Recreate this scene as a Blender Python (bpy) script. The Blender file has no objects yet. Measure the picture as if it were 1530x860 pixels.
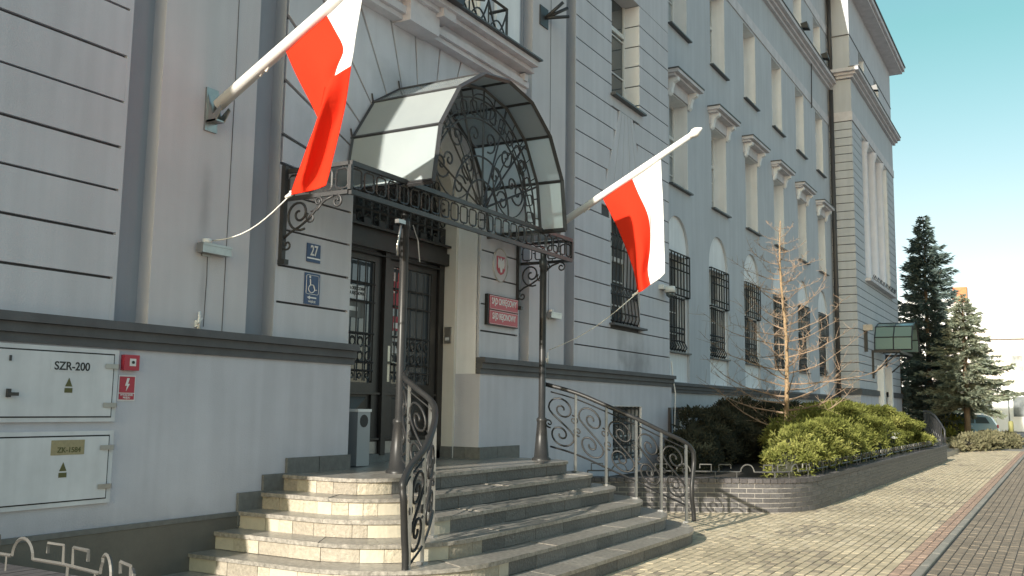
import bpy, math, random
import numpy as np
from mathutils import Vector, Matrix
random.seed(7); rng = np.random.default_rng(7)
R_ = math.radians; PI = math.pi
SC = bpy.context.scene; COL = SC.collection

# ------------------------------------------------------------------ camera
CAM = Vector((0.0, -6.6, 1.59))
_a, _b, _c = R_(60.2), R_(7.03), R_(0.83)
_f = Vector((math.sin(_a)*math.cos(_b), math.cos(_a)*math.cos(_b), math.sin(_b)))
_r = Vector((math.cos(_a), -math.sin(_a), 0)); _u = _r.cross(_f)
_r2 = _r*math.cos(_c)+_u*math.sin(_c); _u2 = -_r*math.sin(_c)+_u*math.cos(_c)
cd = bpy.data.cameras.new('camera'); cam = bpy.data.objects.new('camera', cd); COL.objects.link(cam)
cam.matrix_world = Matrix(((_r2.x, _u2.x, -_f.x, CAM.x), (_r2.y, _u2.y, -_f.y, CAM.y), (_r2.z, _u2.z, -_f.z, CAM.z), (0, 0, 0, 1)))
cd.sensor_width = 36; cd.lens = 36*1427/1530; cd.clip_end = 3000; cd.clip_start = .05
SC.camera = cam
SC.render.resolution_x = 1024; SC.render.resolution_y = 576

# ------------------------------------------------------------------ light
SUN_EL, SUN_AZ = R_(20.0), R_(3.6)      # light travels to +x, a little to -y
sun_dir = Vector((math.cos(SUN_AZ)*math.cos(SUN_EL), -math.sin(SUN_AZ)*math.cos(SUN_EL), -math.sin(SUN_EL)))
W = bpy.data.worlds.new("World"); SC.world = W; W.use_nodes = True
nt = W.node_tree; nt.nodes.clear()
out = nt.nodes.new('ShaderNodeOutputWorld'); bg = nt.nodes.new('ShaderNodeBackground')
sky = nt.nodes.new('ShaderNodeTexSky'); sky.sky_type = 'NISHITA'; sky.sun_disc = False
sky.sun_elevation = SUN_EL
# the sun stands towards -x (slightly +y); rotation 0 = +y, clockwise seen from above
sky.sun_rotation = math.atan2(-sun_dir.x, -sun_dir.y)
sky.air_density = 1.0; sky.dust_density = 1.6; sky.ozone_density = 1.0; sky.altitude = 100
tint = nt.nodes.new('ShaderNodeMix'); tint.data_type = 'RGBA'; tint.blend_type = 'MULTIPLY'
tint.inputs[0].default_value = 1.0
tc_ = nt.nodes.new('ShaderNodeTexCoord'); sx_ = nt.nodes.new('ShaderNodeSeparateXYZ'); rp = nt.nodes.new('ShaderNodeValToRGB')
nt.links.new(tc_.outputs['Generated'], sx_.inputs[0]); nt.links.new(sx_.outputs['Z'], rp.inputs[0])
e_ = rp.color_ramp.elements; e_[0].position = 0.0; e_[0].color = (.96, .91, .90, 1); e_[1].position = .62; e_[1].color = (.86, .95, .86, 1)
for p_, c_ in ((.09, (.97, .90, .86, 1)), (.18, (.90, .80, .66, 1)), (.36, (.61, .86, .60, 1))):
    k_ = e_.new(p_); k_.color = c_
nt.links.new(rp.outputs[0], tint.inputs[7])
nt.links.new(sky.outputs[0], tint.inputs[6]); nt.links.new(tint.outputs[2], bg.inputs[0])
bg.inputs[1].default_value = 0.142
nt.links.new(bg.outputs[0], out.inputs[0])
sl = bpy.data.lights.new('sun', 'SUN'); sl.energy = 4.7; sl.angle = R_(0.55); sl.color = (1.0, 0.935, 0.83)
so = bpy.data.objects.new('sun', sl); COL.objects.link(so)
so.rotation_euler = sun_dir.to_track_quat('-Z', 'Y').to_euler(); so.location = (-20, 2, 20)
SC.view_settings.view_transform = 'Standard'; SC.view_settings.look = 'None'
SC.view_settings.exposure = 0.87; SC.view_settings.gamma = 1
SC.view_settings.use_curve_mapping = False

# ------------------------------------------------------------------ materials
def mat(name, col, rough=.8, metal=0, spec=.4, noise=.0, nscale=3, col2=None, bump=0, bscale=60, detail=4, streak=0, objvar=0, stains=()):
    m = bpy.data.materials.new(name); m.use_nodes = True
    n = m.node_tree.nodes; l = m.node_tree.links; b = n['Principled BSDF']
    b.inputs['Roughness'].default_value = rough; b.inputs['Metallic'].default_value = metal
    b.inputs['Specular IOR Level'].default_value = spec
    b.inputs['Base Color'].default_value = (*col, 1)
    geo = n.new('ShaderNodeNewGeometry')
    last = None
    if noise > 0 or col2:
        t = n.new('ShaderNodeTexNoise'); t.inputs['Scale'].default_value = nscale; t.inputs['Detail'].default_value = detail
        t.inputs['Roughness'].default_value = .62
        l.new(geo.outputs['Position'], t.inputs['Vector'])
        r = n.new('ShaderNodeValToRGB'); r.color_ramp.elements[0].position = .32; r.color_ramp.elements[1].position = .7
        c2 = col2 if col2 else tuple(c*(1-noise) for c in col)
        r.color_ramp.elements[0].color = (*c2, 1); r.color_ramp.elements[1].color = (*col, 1)
        l.new(t.outputs[0], r.inputs[0]); last = r.outputs[0]
    if streak > 0:      # rain streaks and grime: noise stretched downwards
        mp = n.new('ShaderNodeMapping'); mp.inputs['Scale'].default_value = (5, 5, .35)
        l.new(geo.outputs['Position'], mp.inputs['Vector'])
        t2 = n.new('ShaderNodeTexNoise'); t2.inputs['Scale'].default_value = 1.3; t2.inputs['Detail'].default_value = 5
        l.new(mp.outputs[0], t2.inputs['Vector'])
        r2 = n.new('ShaderNodeValToRGB'); r2.color_ramp.elements[0].position = .38; r2.color_ramp.elements[1].position = .62
        v = 1-streak; r2.color_ramp.elements[0].color = (v, v, v, 1); r2.color_ramp.elements[1].color = (1, 1, 1, 1)
        l.new(t2.outputs[0], r2.inputs[0])
        mx = n.new('ShaderNodeMix'); mx.data_type = 'RGBA'; mx.blend_type = 'MULTIPLY'; mx.inputs[0].default_value = 1
        if last: l.new(last, mx.inputs[6])
        else: mx.inputs[6].default_value = (*col, 1)
        l.new(r2.outputs[0], mx.inputs[7]); last = mx.outputs[2]
    for (px, py, pz, rx, rz, amt) in stains:
        sb = n.new('ShaderNodeVectorMath'); sb.operation = 'SUBTRACT'; sb.inputs[1].default_value = (px, py, pz); l.new(geo.outputs['Position'], sb.inputs[0])
        ml = n.new('ShaderNodeVectorMath'); ml.operation = 'MULTIPLY'; ml.inputs[1].default_value = (1/rx, .5, 1/rz); l.new(sb.outputs[0], ml.inputs[0])
        ln = n.new('ShaderNodeVectorMath'); ln.operation = 'LENGTH'; l.new(ml.outputs[0], ln.inputs[0])
        tn = n.new('ShaderNodeTexNoise'); tn.inputs['Scale'].default_value = 4; tn.inputs['Detail'].default_value = 6; l.new(geo.outputs['Position'], tn.inputs['Vector'])
        ad = n.new('ShaderNodeMath'); ad.operation = 'ADD'; l.new(ln.outputs['Value'], ad.inputs[0]); l.new(tn.outputs[0], ad.inputs[1])
        mr = n.new('ShaderNodeMapRange'); mr.interpolation_type = 'SMOOTHSTEP'; mr.inputs[1].default_value = .5; mr.inputs[2].default_value = 1.5; mr.inputs[3].default_value = 1-amt; mr.inputs[4].default_value = 1
        l.new(ad.outputs[0], mr.inputs[0])
        mx = n.new('ShaderNodeMix'); mx.data_type = 'RGBA'; mx.blend_type = 'MULTIPLY'; mx.inputs[0].default_value = 1
        if last: l.new(last, mx.inputs[6])
        else: mx.inputs[6].default_value = (*col, 1)
        l.new(mr.outputs[0], mx.inputs[7]); last = mx.outputs[2]
    if objvar > 0:
        oi = n.new('ShaderNodeObjectInfo'); mr = n.new('ShaderNodeMapRange')
        mr.inputs[3].default_value = 1-objvar; mr.inputs[4].default_value = 1+objvar*.5
        l.new(oi.outputs['Random'], mr.inputs[0])
        mx = n.new('ShaderNodeMix'); mx.data_type = 'RGBA'; mx.blend_type = 'MULTIPLY'; mx.inputs[0].default_value = 1
        if last: l.new(last, mx.inputs[6])
        else: mx.inputs[6].default_value = (*col, 1)
        l.new(mr.outputs[0], mx.inputs[7]); last = mx.outputs[2]
    if last: l.new(last, b.inputs['Base Color'])
    if bump > 0:
        t3 = n.new('ShaderNodeTexNoise'); t3.inputs['Scale'].default_value = bscale; t3.inputs['Detail'].default_value = 3
        l.new(geo.outputs['Position'], t3.inputs['Vector'])
        bp = n.new('ShaderNodeBump'); bp.inputs['Strength'].default_value = bump; bp.inputs['Distance'].default_value = .01
        l.new(t3.outputs[0], bp.inputs['Height']); l.new(bp.outputs[0], b.inputs['Normal'])
    return m

M = {}
M['stucco'] = mat('stucco_grey', (.60, .605, .645), .9, spec=.2, noise=.09, nscale=1.1, bump=.3, bscale=70, streak=.08, stains=((16.1, 0, 2.35, 1.0, .55, .38), (15.4, 0, 2.6, .35, .5, .25), (7.6, 0, 4.3, .7, .5, .25), (8.6, 0, 5.35, .6, .3, .22), (10.9, 0, 2.9, .5, .6, .12)))
M['stucco_low'] = mat('stucco_base', (.57, .57, .62), .9, spec=.2, noise=.10, nscale=1.4, bump=.3, bscale=70, streak=.07, stains=((22.5, .8, 1.9, 3, .5, .3), (4.6, 0, .6, 3, .25, .15)))
M['stucco_warm'] = mat('stucco_warm', (.60, .58, .60), .9, spec=.2, noise=.08, nscale=1.3, bump=.25, bscale=90, streak=.05, stains=((5.95, 0, 3.35, .10, .5, .22), (5.97, 0, 2.6, .06, .5, .2), (12.5, 0, 2.8, .1, .4, .2)))
M['stucco_strip_shaded'] = mat('stucco_strip_shaded', (.37, .385, .42), .9, spec=.2, noise=.08, nscale=1.3, bump=.25, bscale=90, streak=.05)  # darkened copy of the recess stucco: shade of the sunken strips put into colour
M['stucco_recess'] = mat('stucco_recess', (.55, .57, .605), .9, spec=.2, noise=.08, nscale=.8, bump=.2, bscale=80, streak=.07)
M['stucco_pale'] = mat('stucco_pale', (.88, .89, .91), .9, spec=.2, noise=.08, nscale=2, bump=.2, bscale=80, streak=.07)
M['stucco_cream'] = mat('stucco_cream', (.72, .68, .62), .9, spec=.2, noise=.08, nscale=2, bump=.2, bscale=80, streak=.05)
M['cornice'] = mat('cornice_pale', (.68, .655, .68), .85, spec=.2, noise=.2, nscale=3, bump=.2, bscale=60)
M['joint'] = mat('joint_dirt', (.10, .10, .105), .95, spec=.1)
M['ledge'] = mat('ledge_grey', (.12, .122, .13), .7, spec=.3, noise=.25, nscale=4, bump=.2, bscale=40)
M['plinth'] = mat('plinth_stone', (.15, .14, .12), .6, spec=.4, noise=.25, nscale=2.5, bump=.25, bscale=60)
M['skirt'] = mat('skirting_stone', (.17, .175, .17), .5, spec=.4, noise=.3, nscale=14, bump=.1, objvar=.12)
M['slab'] = mat('tread_stone', (.37, .34, .295), .30, spec=.5, noise=.58, nscale=26, bump=.3, bscale=50, objvar=.14, detail=8)
for i, (c, r) in enumerate((((.50, .455, .36), .35), ((.38, .335, .265), .6), ((.45, .40, .31), .55), ((.33, .29, .23), .6), ((.125, .12, .112), .55), ((.155, .148, .138), .5))):  # last two: darker greys for front risers, their shade put into the colour
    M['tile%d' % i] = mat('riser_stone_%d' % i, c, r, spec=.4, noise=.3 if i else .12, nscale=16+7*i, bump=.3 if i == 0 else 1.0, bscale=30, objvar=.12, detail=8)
M['core'] = mat('mortar', (.16, .15, .13), .95, spec=.1)
M['iron'] = mat('wrought_iron', (.05, .05, .052), .45, metal=.1, spec=.5, noise=.3, nscale=9, bump=.1)
M['iron_grey'] = mat('painted_iron', (.028, .028, .028), .38, metal=.0, spec=.25, noise=.2, nscale=9)
M['steel'] = mat('stainless_steel', (.42, .42, .41), .32, metal=.9, noise=.2, nscale=12)
M['white'] = mat('white_paint', (.72, .72, .70), .5, noise=.1, nscale=6)
M['pole'] = mat('flagpole_white', (.78, .77, .74), .4, noise=.08, nscale=5)
M['cabinet'] = mat('cabinet_grey', (.69, .705, .735), .5, streak=.10, noise=.14, nscale=3)
M['dark'] = mat('seam_dark', (.03, .03, .03), .9)
M['door'] = mat('door_wood', (.030, .027, .026), .35, spec=.5, noise=.3, nscale=8, bump=.1)
M['brass'] = mat('handle_metal', (.5, .48, .42), .3, metal=.9)
M['brick'] = mat('clinker_brick', (.118, .112, .112), .5, spec=.4, noise=.35, nscale=30, bump=.3, bscale=70, objvar=.3)
M['grout'] = mat('grout', (.40, .375, .34), .95, spec=.1, noise=.2, nscale=20)
M['coping'] = mat('coping_clinker', (.11, .10, .10), .5, spec=.4, noise=.35, nscale=20, bump=.3, bscale=60, objvar=.25)
PST = ((10.6, -3.7, 0, 1.3, 1, .22), (13.2, -4.7, 0, 1.5, 1, .18), (16.5, -4.0, 0, 2.0, 1, .2), (8.3, -4.2, 0, 1.2, 1, .2), (21, -4.4, 0, 2.5, 1, .2))
M['paver'] = mat('paver_beige', (.56, .47, .325), .85, spec=.25, stains=PST, noise=.18, nscale=2.2, bump=.4, bscale=120, objvar=.16, detail=8)
M['paver_light'] = mat('paver_light', (.60, .51, .365), .85, spec=.25, stains=PST, noise=.2, nscale=3, bump=.4, bscale=120, detail=8)
M['paver_dark'] = mat('paver_worn', (.36, .30, .22), .85, spec=.25, noise=.3, nscale=4, bump=.4, bscale=120, objvar=.15)
M['paver_red'] = mat('paver_red', (.47, .33, .25), .85, spec=.25, noise=.3, nscale=6, bump=.4, bscale=120, objvar=.15)
M['paver_road'] = mat('paver_road', (.26, .215, .165), .85, spec=.25, noise=.35, nscale=3, bump=.4, bscale=120)
M['kerb'] = mat('kerb_stone', (.30, .28, .24), .85, noise=.25, nscale=8, objvar=.1)
M['sand'] = mat('joint_sand', (.15, .125, .085), .95, spec=.1, noise=.3, nscale=10)
M['ground'] = mat('ground', (.32, .31, .31), .95, spec=.1, noise=.3, nscale=.4)
M['asphalt'] = mat('asphalt', (.11, .11, .11), .9, spec=.2, noise=.2, nscale=2)
M['soil'] = mat('soil', (.045, .036, .026), .95, noise=.3, nscale=8)
M['roofmetal'] = mat('sheet_metal', (.10, .105, .11), .5, metal=.3)
M['pipe'] = mat('downpipe', (.075, .07, .07), .5, metal=.3)
M['bark'] = mat('bark', (.20, .15, .10), .9, noise=.4, nscale=20)
M['larch'] = mat('larch_bark', (.36, .25, .14), .8, noise=.45, nscale=14)
M['twig'] = mat('larch_twig', (.34, .245, .17), .8, noise=.3, nscale=5)
M['snow'] = mat('white_scrap', (.8, .8, .78), .7)
M['fence'] = mat('fence_paint', (.14, .137, .13), .5, metal=.3, noise=.2, nscale=12)
M['chimney'] = mat('chimney_brick', (.55, .20, .09), .9, noise=.3, nscale=3)
M['housewall'] = mat('white_render', (.80, .79, .77), .9, noise=.05, nscale=1)
M['housepink'] = mat('pink_render', (.70, .62, .58), .9, noise=.05, nscale=1)
M['houseroof'] = mat('pale_roof', (.82, .80, .77), .7, noise=.08, nscale=1)
M['carpaint'] = mat('car_paint', (.22, .36, .46), .25, metal=.4, spec=.6)
M['rubber'] = mat('rubber', (.02, .02, .02), .8)
M['red'] = mat('red_cloth', (.70, .035, .02), .7)
M['signred'] = mat('sign_red', (.42, .035, .06), .35)
M['signblue'] = mat('sign_blue', (.035, .075, .17), .35)
M['signwhite'] = mat('sign_white', (.70, .70, .70), .4)
M['yellow'] = mat('plate_yellow', (.42, .36, .12), .5)
M['olive'] = mat('warning_olive', (.10, .10, .035), .5)
M['plate'] = mat('plate_yellowed', (.36, .31, .18), .5, noise=.2, nscale=40)
M['black'] = mat('lettering_black', (.03, .03, .03), .6)
M['greysign'] = mat('sign_grey', (.13, .135, .135), .4)
M['rope'] = mat('rope', (.70, .68, .62), .8)
M['bin'] = mat('bin_metal', (.30, .32, .34), .45, metal=.5)
M['col'] = mat('column_white', (.74, .74, .80), .8, noise=.08, nscale=3)

def glassmat(name, col, rough, spec=.6):
    m = mat(name, col, rough, spec=spec); return m
M['pane'] = glassmat('window_glass', (.055, .07, .075), .04, .9)
M['panewhite'] = mat('curtained_glass', (.42, .45, .46), .1, spec=.8, col2=(.10, .12, .13), nscale=.9, objvar=.4)
M['doorglass'] = glassmat('door_glass', (.07, .085, .10), .03, .9)
def cloth(name, col, tl=.35):
    m = bpy.data.materials.new(name); m.use_nodes = True
    n = m.node_tree.nodes; l = m.node_tree.links; n.remove(n['Principled BSDF'])
    d = n.new('ShaderNodeBsdfDiffuse'); d.inputs[0].default_value = (*col, 1)
    t = n.new('ShaderNodeBsdfTranslucent'); t.inputs[0].default_value = (*col, 1)
    mx = n.new('ShaderNodeMixShader'); mx.inputs[0].default_value = tl
    g = n.new('ShaderNodeNewGeometry'); nz = n.new('ShaderNodeTexNoise'); nz.inputs['Scale'].default_value = 16; nz.inputs['Detail'].default_value = 5
    l.new(g.outputs['Position'], nz.inputs['Vector'])
    bp = n.new('ShaderNodeBump'); bp.inputs['Strength'].default_value = .35; bp.inputs['Distance'].default_value = .012
    l.new(nz.outputs[0], bp.inputs['Height']); l.new(bp.outputs[0], d.inputs['Normal'])
    l.new(d.outputs[0], mx.inputs[1]); l.new(t.outputs[0], mx.inputs[2]); l.new(mx.outputs[0], n['Material Output'].inputs[0])
    return m
M['cred'] = cloth('flag_red', (.80, .045, .02), .3); M['cwhite'] = cloth('flag_white', (.86, .86, .84), .3)
def frosted():
    m = bpy.data.materials.new('frosted_wired_glass'); m.use_nodes = True
    n = m.node_tree.nodes; l = m.node_tree.links; n.remove(n['Principled BSDF'])
    g = n.new('ShaderNodeNewGeometry'); nz = n.new('ShaderNodeTexNoise'); nz.inputs['Scale'].default_value = 2.5; nz.inputs['Detail'].default_value = 5
    l.new(g.outputs['Position'], nz.inputs['Vector'])
    r = n.new('ShaderNodeValToRGB'); r.color_ramp.elements[0].color = (.66, .73, .75, 1); r.color_ramp.elements[1].color = (.82, .87, .87, 1)
    l.new(nz.outputs[0], r.inputs[0])
    d = n.new('ShaderNodeBsdfDiffuse'); t = n.new('ShaderNodeBsdfTranslucent'); tr = n.new('ShaderNodeBsdfTransparent')
    gl = n.new('ShaderNodeBsdfGlossy'); gl.inputs['Roughness'].default_value = .15
    l.new(r.outputs[0], d.inputs[0]); l.new(r.outputs[0], t.inputs[0]); tr.inputs[0].default_value = (.86, .94, .95, 1)
    m1 = n.new('ShaderNodeMixShader'); m1.inputs[0].default_value = .45
    m2 = n.new('ShaderNodeMixShader'); m2.inputs[0].default_value = .50
    m3 = n.new('ShaderNodeMixShader'); fr = n.new('ShaderNodeFresnel'); fr.inputs[0].default_value = 1.45
    l.new(d.outputs[0], m1.inputs[1]); l.new(t.outputs[0], m1.inputs[2])
    l.new(m1.outputs[0], m2.inputs[1]); l.new(tr.outputs[0], m2.inputs[2])
    l.new(fr.outputs[0], m3.inputs[0]); l.new(m2.outputs[0], m3.inputs[1]); l.new(gl.outputs[0], m3.inputs[2])
    l.new(m3.outputs[0], n['Material Output'].inputs[0]); return m
M['frost'] = frosted(); M['bollard'] = mat('bollard_paint', (.22, .21, .08), .7); M['greenglass'] = mat('green_glass', (.20, .28, .255), .15, spec=.6)
def leafmat(name, c1, c2, c3, sc=1.6, tl=.25):
    m = bpy.data.materials.new(name); m.use_nodes = True
    n = m.node_tree.nodes; l = m.node_tree.links; n.remove(n['Principled BSDF'])
    g = n.new('ShaderNodeNewGeometry'); nz = n.new('ShaderNodeTexNoise'); nz.inputs['Scale'].default_value = sc; nz.inputs['Detail'].default_value = 6
    nz.inputs['Roughness'].default_value = .75
    l.new(g.outputs['Position'], nz.inputs['Vector'])
    r = n.new('ShaderNodeValToRGB'); e = r.color_ramp.elements; e[0].position = .3; e[0].color = (*c1, 1); e[1].position = .72; e[1].color = (*c3, 1)
    k = e.new(.5); k.color = (*c2, 1); l.new(nz.outputs[0], r.inputs[0])
    d = n.new('ShaderNodeBsdfDiffuse'); t = n.new('ShaderNodeBsdfTranslucent'); mx = n.new('ShaderNodeMixShader'); mx.inputs[0].default_value = tl
    l.new(r.outputs[0], d.inputs[0]); l.new(r.outputs[0], t.inputs[0]); l.new(d.outputs[0], mx.inputs[1]); l.new(t.outputs[0], mx.inputs[2])
    l.new(mx.outputs[0], n['Material Output'].inputs[0]); return m
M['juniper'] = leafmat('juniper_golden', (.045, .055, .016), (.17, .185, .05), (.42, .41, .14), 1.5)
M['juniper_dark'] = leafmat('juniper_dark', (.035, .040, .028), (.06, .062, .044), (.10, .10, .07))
M['spruce'] = leafmat('spruce_dark', (.055, .08, .078), (.10, .14, .13), (.19, .23, .215), 2.5, .1)
M['bluespruce'] = leafmat('spruce_blue', (.12, .15, .115), (.22, .25, .185), (.38, .38, .26), 2.5, .15)
M['juniper_grey'] = leafmat('juniper_greygreen', (.12, .12, .07), (.18, .17, .10), (.25, .22, .14))

# ------------------------------------------------------------------ builders
class MB:
    def __init__(s): s.v = []; s.f = []; s.m = []; s.sm = []
    def add(s, vs, fs, mi=0, smooth=False):
        o = len(s.v); s.v += [tuple(v) for v in vs]
        for f in fs: s.f.append(tuple(i+o for i in f)); s.m.append(mi); s.sm.append(smooth)
        return s
    def box(s, x0, x1, y0, y1, z0, z1, mi=0):
        vs = [(x0, y0, z0), (x1, y0, z0), (x1, y1, z0), (x0, y1, z0), (x0, y0, z1), (x1, y0, z1), (x1, y1, z1), (x0, y1, z1)]
        return s.add(vs, [(0, 3, 2, 1), (4, 5, 6, 7), (0, 1, 5, 4), (1, 2, 6, 5), (2, 3, 7, 6), (3, 0, 4, 7)], mi)
    def cham(s, x0, x1, y0, y1, z0, z1, c, mi=0):      # box with chamfered top edge
        vs = [(x0, y0, z0), (x1, y0, z0), (x1, y1, z0), (x0, y1, z0), (x0, y0, z1-c), (x1, y0, z1-c), (x1, y1, z1-c), (x0, y1, z1-c),
              (x0+c, y0+c, z1), (x1-c, y0+c, z1), (x1-c, y1-c, z1), (x0+c, y1-c, z1)]
        return s.add(vs, [(0, 1, 5, 4), (1, 2, 6, 5), (2, 3, 7, 6), (3, 0, 4, 7), (4, 5, 9, 8), (5, 6, 10, 9), (6, 7, 11, 10), (7, 4, 8, 11), (8, 9, 10, 11)], mi)
    def prism_y(s, pts, y0, y1, mi=0):   # polygon in (x,z), extruded in y; pts counter-clockwise seen from -y
        n = len(pts); vs = [(x, y0, z) for x, z in pts]+[(x, y1, z) for x, z in pts]
        fs = [tuple(range(n)), tuple(range(2*n-1, n-1, -1))]+[(i, i+n, (i+1) % n+n, (i+1) % n) for i in range(n)]
        return s.add(vs, fs, mi)
    def prism_z(s, pts, z0, z1, mi=0):
        n = len(pts); vs = [(x, y, z0) for x, y in pts]+[(x, y, z1) for x, y in pts]
        fs = [tuple(range(n-1, -1, -1)), tuple(range(n, 2*n))]+[(i, (i+1) % n, (i+1) % n+n, i+n) for i in range(n)]
        return s.add(vs, fs, mi)
    def prism_x(s, pts, x0, x1, mi=0):   # (y,z)
        n = len(pts); vs = [(x0, y, z) for y, z in pts]+[(x1, y, z) for y, z in pts]
        fs = [tuple(range(n-1, -1, -1)), tuple(range(n, 2*n))]+[(i, (i+1) % n, (i+1) % n+n, i+n) for i in range(n)]
        return s.add(vs, fs, mi)
    def tube(s, pts, r, k=6, mi=0, cap=True):
        pts = [Vector(p) for p in pts]; n = len(pts)
        if n < 2: return s
        rs = r if isinstance(r, (list, tuple)) else [r]*n
        T = []
        for i in range(n):
            a = pts[max(i-1, 0)]; b = pts[min(i+1, n-1)]; d = b-a
            T.append(d.normalized() if d.length > 1e-9 else Vector((0, 0, 1)))
        N = T[0].orthogonal().normalized(); vs = []
        for i in range(n):
            N = (N-T[i]*N.dot(T[i]))
            N = N.normalized() if N.length > 1e-6 else T[i].orthogonal().normalized()
            B = T[i].cross(N)
            for j in range(k):
                an = 2*PI*j/k+PI/k; vs.append(pts[i]+(N*math.cos(an)+B*math.sin(an))*rs[i])
        fs = [(i*k+j, i*k+(j+1) % k, (i+1)*k+(j+1) % k, (i+1)*k+j) for i in range(n-1) for j in range(k)]
        if cap: fs += [tuple(range(k-1, -1, -1)), tuple(range((n-1)*k, n*k))]
        o = len(s.v); s.v += [tuple(v) for v in vs]
        for q, f in enumerate(fs):
            s.f.append(tuple(i+o for i in f)); s.m.append(mi); s.sm.append(k > 4 and q < (n-1)*k)
        return s
    def bar(s, a, b, w, h=None, mi=0):     # square bar
        return s.tube([a, b], w*.7071, 4, mi)
    def build(s, name, mt, parent=None, center=True, tri=False):
        me = bpy.data.meshes.new(name); v = s.v; loc = Vector((0, 0, 0))
        if parent is None and center and v:
            A = np.array(v); loc = Vector(((A[:, 0].min()+A[:, 0].max())/2, (A[:, 1].min()+A[:, 1].max())/2, A[:, 2].min()))
            v = (A-np.array(loc)).tolist()
        me.from_pydata(v, [], s.f)
        for x in (mt if isinstance(mt, (list, tuple)) else [mt]): me.materials.append(M[x] if isinstance(x, str) else x)
        me.polygons.foreach_set('material_index', s.m); me.polygons.foreach_set('use_smooth', s.sm)
        me.update()
        o = bpy.data.objects.new(name, me); COL.objects.link(o)
        if parent is not None: attach(o, parent)
        else: o.location = loc
        return o
def wloc(o):
    l = Vector(o.location)
    while o.parent: o = o.parent; l = l+Vector(o.location)
    return l
def attach(o, parent):      # vertices are in world coordinates: cancel the parent's offset
    o.parent = parent; o.location = -wloc(parent)
def thing(name, label, cat, loc, group=None):
    o = bpy.data.objects.new(name, None); COL.objects.link(o); o.location = loc; o.empty_display_size = .3
    o['label'] = label; o['category'] = cat
    if group: o['group'] = group
    return o
def tag(o, label, cat, group=None, kind=None):
    if kind != 'structure' or label: o['label'] = label; o['category'] = cat
    if group: o['group'] = group
    if kind: o['kind'] = kind
    return o
def struct(o): o['kind'] = 'structure'; return o
def text(name, s, size, mt, parent, origin, ux=(1, 0, 0), uz=(0, 0, 1), align='CENTER', ext=.0015, sx=1):
    cu = bpy.data.curves.new('lettering', 'FONT'); cu.body = s; cu.size = size; cu.align_x = align; cu.align_y = 'CENTER'; cu.extrude = ext; cu.offset = size*.018
    t = bpy.data.objects.new('tmp', cu); COL.objects.link(t)
    bpy.context.view_layer.update()
    me = bpy.data.meshes.new_from_object(t.evaluated_get(bpy.context.evaluated_depsgraph_get()))
    bpy.data.objects.remove(t)
    ux = Vector(ux); uz = Vector(uz); n = ux.cross(uz)
    mt4 = Matrix(((ux.x*sx, uz.x, n.x, origin[0]), (ux.y*sx, uz.y, n.y, origin[1]), (ux.z*sx, uz.z, n.z, origin[2]), (0, 0, 0, 1)))
    me.transform(mt4); me.materials.clear(); me.materials.append(M[mt]); me.name = name
    o = bpy.data.objects.new(name, me); COL.objects.link(o); attach(o, parent); return o
def npmesh(name, V, F, mt, parent=None, center=True):
    me = bpy.data.meshes.new(name); loc = np.zeros(3)
    if parent is None and center: loc = np.array([(V[:, 0].min()+V[:, 0].max())/2, (V[:, 1].min()+V[:, 1].max())/2, V[:, 2].min()]); V = V-loc
    nv, nf, k = len(V), len(F), F.shape[1]
    me.vertices.add(nv); me.vertices.foreach_set('co', V.astype(np.float32).ravel())
    me.loops.add(nf*k); me.loops.foreach_set('vertex_index', F.astype(np.int32).ravel())
    me.polygons.add(nf); me.polygons.foreach_set('loop_start', np.arange(nf, dtype=np.int32)*k)
    me.update(calc_edges=True)
    me.materials.append(M[mt]); o = bpy.data.objects.new(name, me); COL.objects.link(o)
    if parent is not None: attach(o, parent)
    else: o.location = loc
    return o
def spiral(cx, cz, r0, r1, a0, turns, n=26, sgn=1):
    # from the outside (r0, angle a0) winding in to r1
    out = []
    for i in range(n+1):
        t = i/n; r = r0*(1-t)**1.15+r1*t if True else 0; a = a0+sgn*turns*2*PI*t
        out.append((cx+r*math.cos(a), cz+r*math.sin(a)))
    return out

# ------------------------------------------------------------------ ground, pavement, road
struct(MB().box(-120, 400, -200, 200, -.6, -.06).build('ground', 'ground', center=False))
struct(MB().box(3.0, 46, -5.24, .6, -.05, -.012).build('paver_bed', 'sand', center=False))
struct(MB().box(-30, 90, -30, -5.34, -.055, -.035).build('road', 'asphalt', center=False))
struct(MB().box(46, 90, -5.24, 1.0, -.05, 0.0).build('far_pavement', 'kerb', center=False))
struct(MB().box(52, 93, -12, 14, -.05, 0.006).build('side_street', 'asphalt', center=False))
pave = bpy.data.objects.new('pavement', None); COL.objects.link(pave); struct(pave); pave.location = (14, -4, 0)
CAMN = np.array(CAM); Fv = np.array(_f); Rv = np.array(_r2); Uv = np.array(_u2)
def proj(p):
    d = np.array(p)-CAMN; z = d@Fv
    if z < .1: return None
    return 765+1427*(d@Rv)/z, 430-1427*(d@Uv)/z, z
pv = []
for j in range(52):
    y1 = -5.045+j*.0985; y0 = y1+.0
    xend = 46 if y1 < -2.9 else 16.4
    x = 3.4+(.1 if j % 2 else 0)
    while x < xend:
        L = .2 if random.random() < .85 else .1
        pv.append((x, x+L-.0035, y1, y1+.0985-.0105, 'p')); x += L
for j in range(2):
    x = 3.4+j*.1
    while x < 46: pv.append((x, x+.194, -5.235+j*.0955, -5.235+j*.0955+.089, 'r')); x += .2
rated = []
for q in pv:
    cx, cy = (q[0]+q[1])/2, (q[2]+q[3])/2; p = proj((cx, cy, 0)); vis = False
    if p and -10 < p[0] < 1540 and 660 < p[1] < 865:
        inside = (cx < 11.6 and cy > -2.75 and cx > 5.7) or (cx > 14.4 and cy > -2.9)
        vis = not inside
    rated.append((p[2] if vis else 1e9, q, vis))
rated.sort(key=lambda a: a[0])
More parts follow.
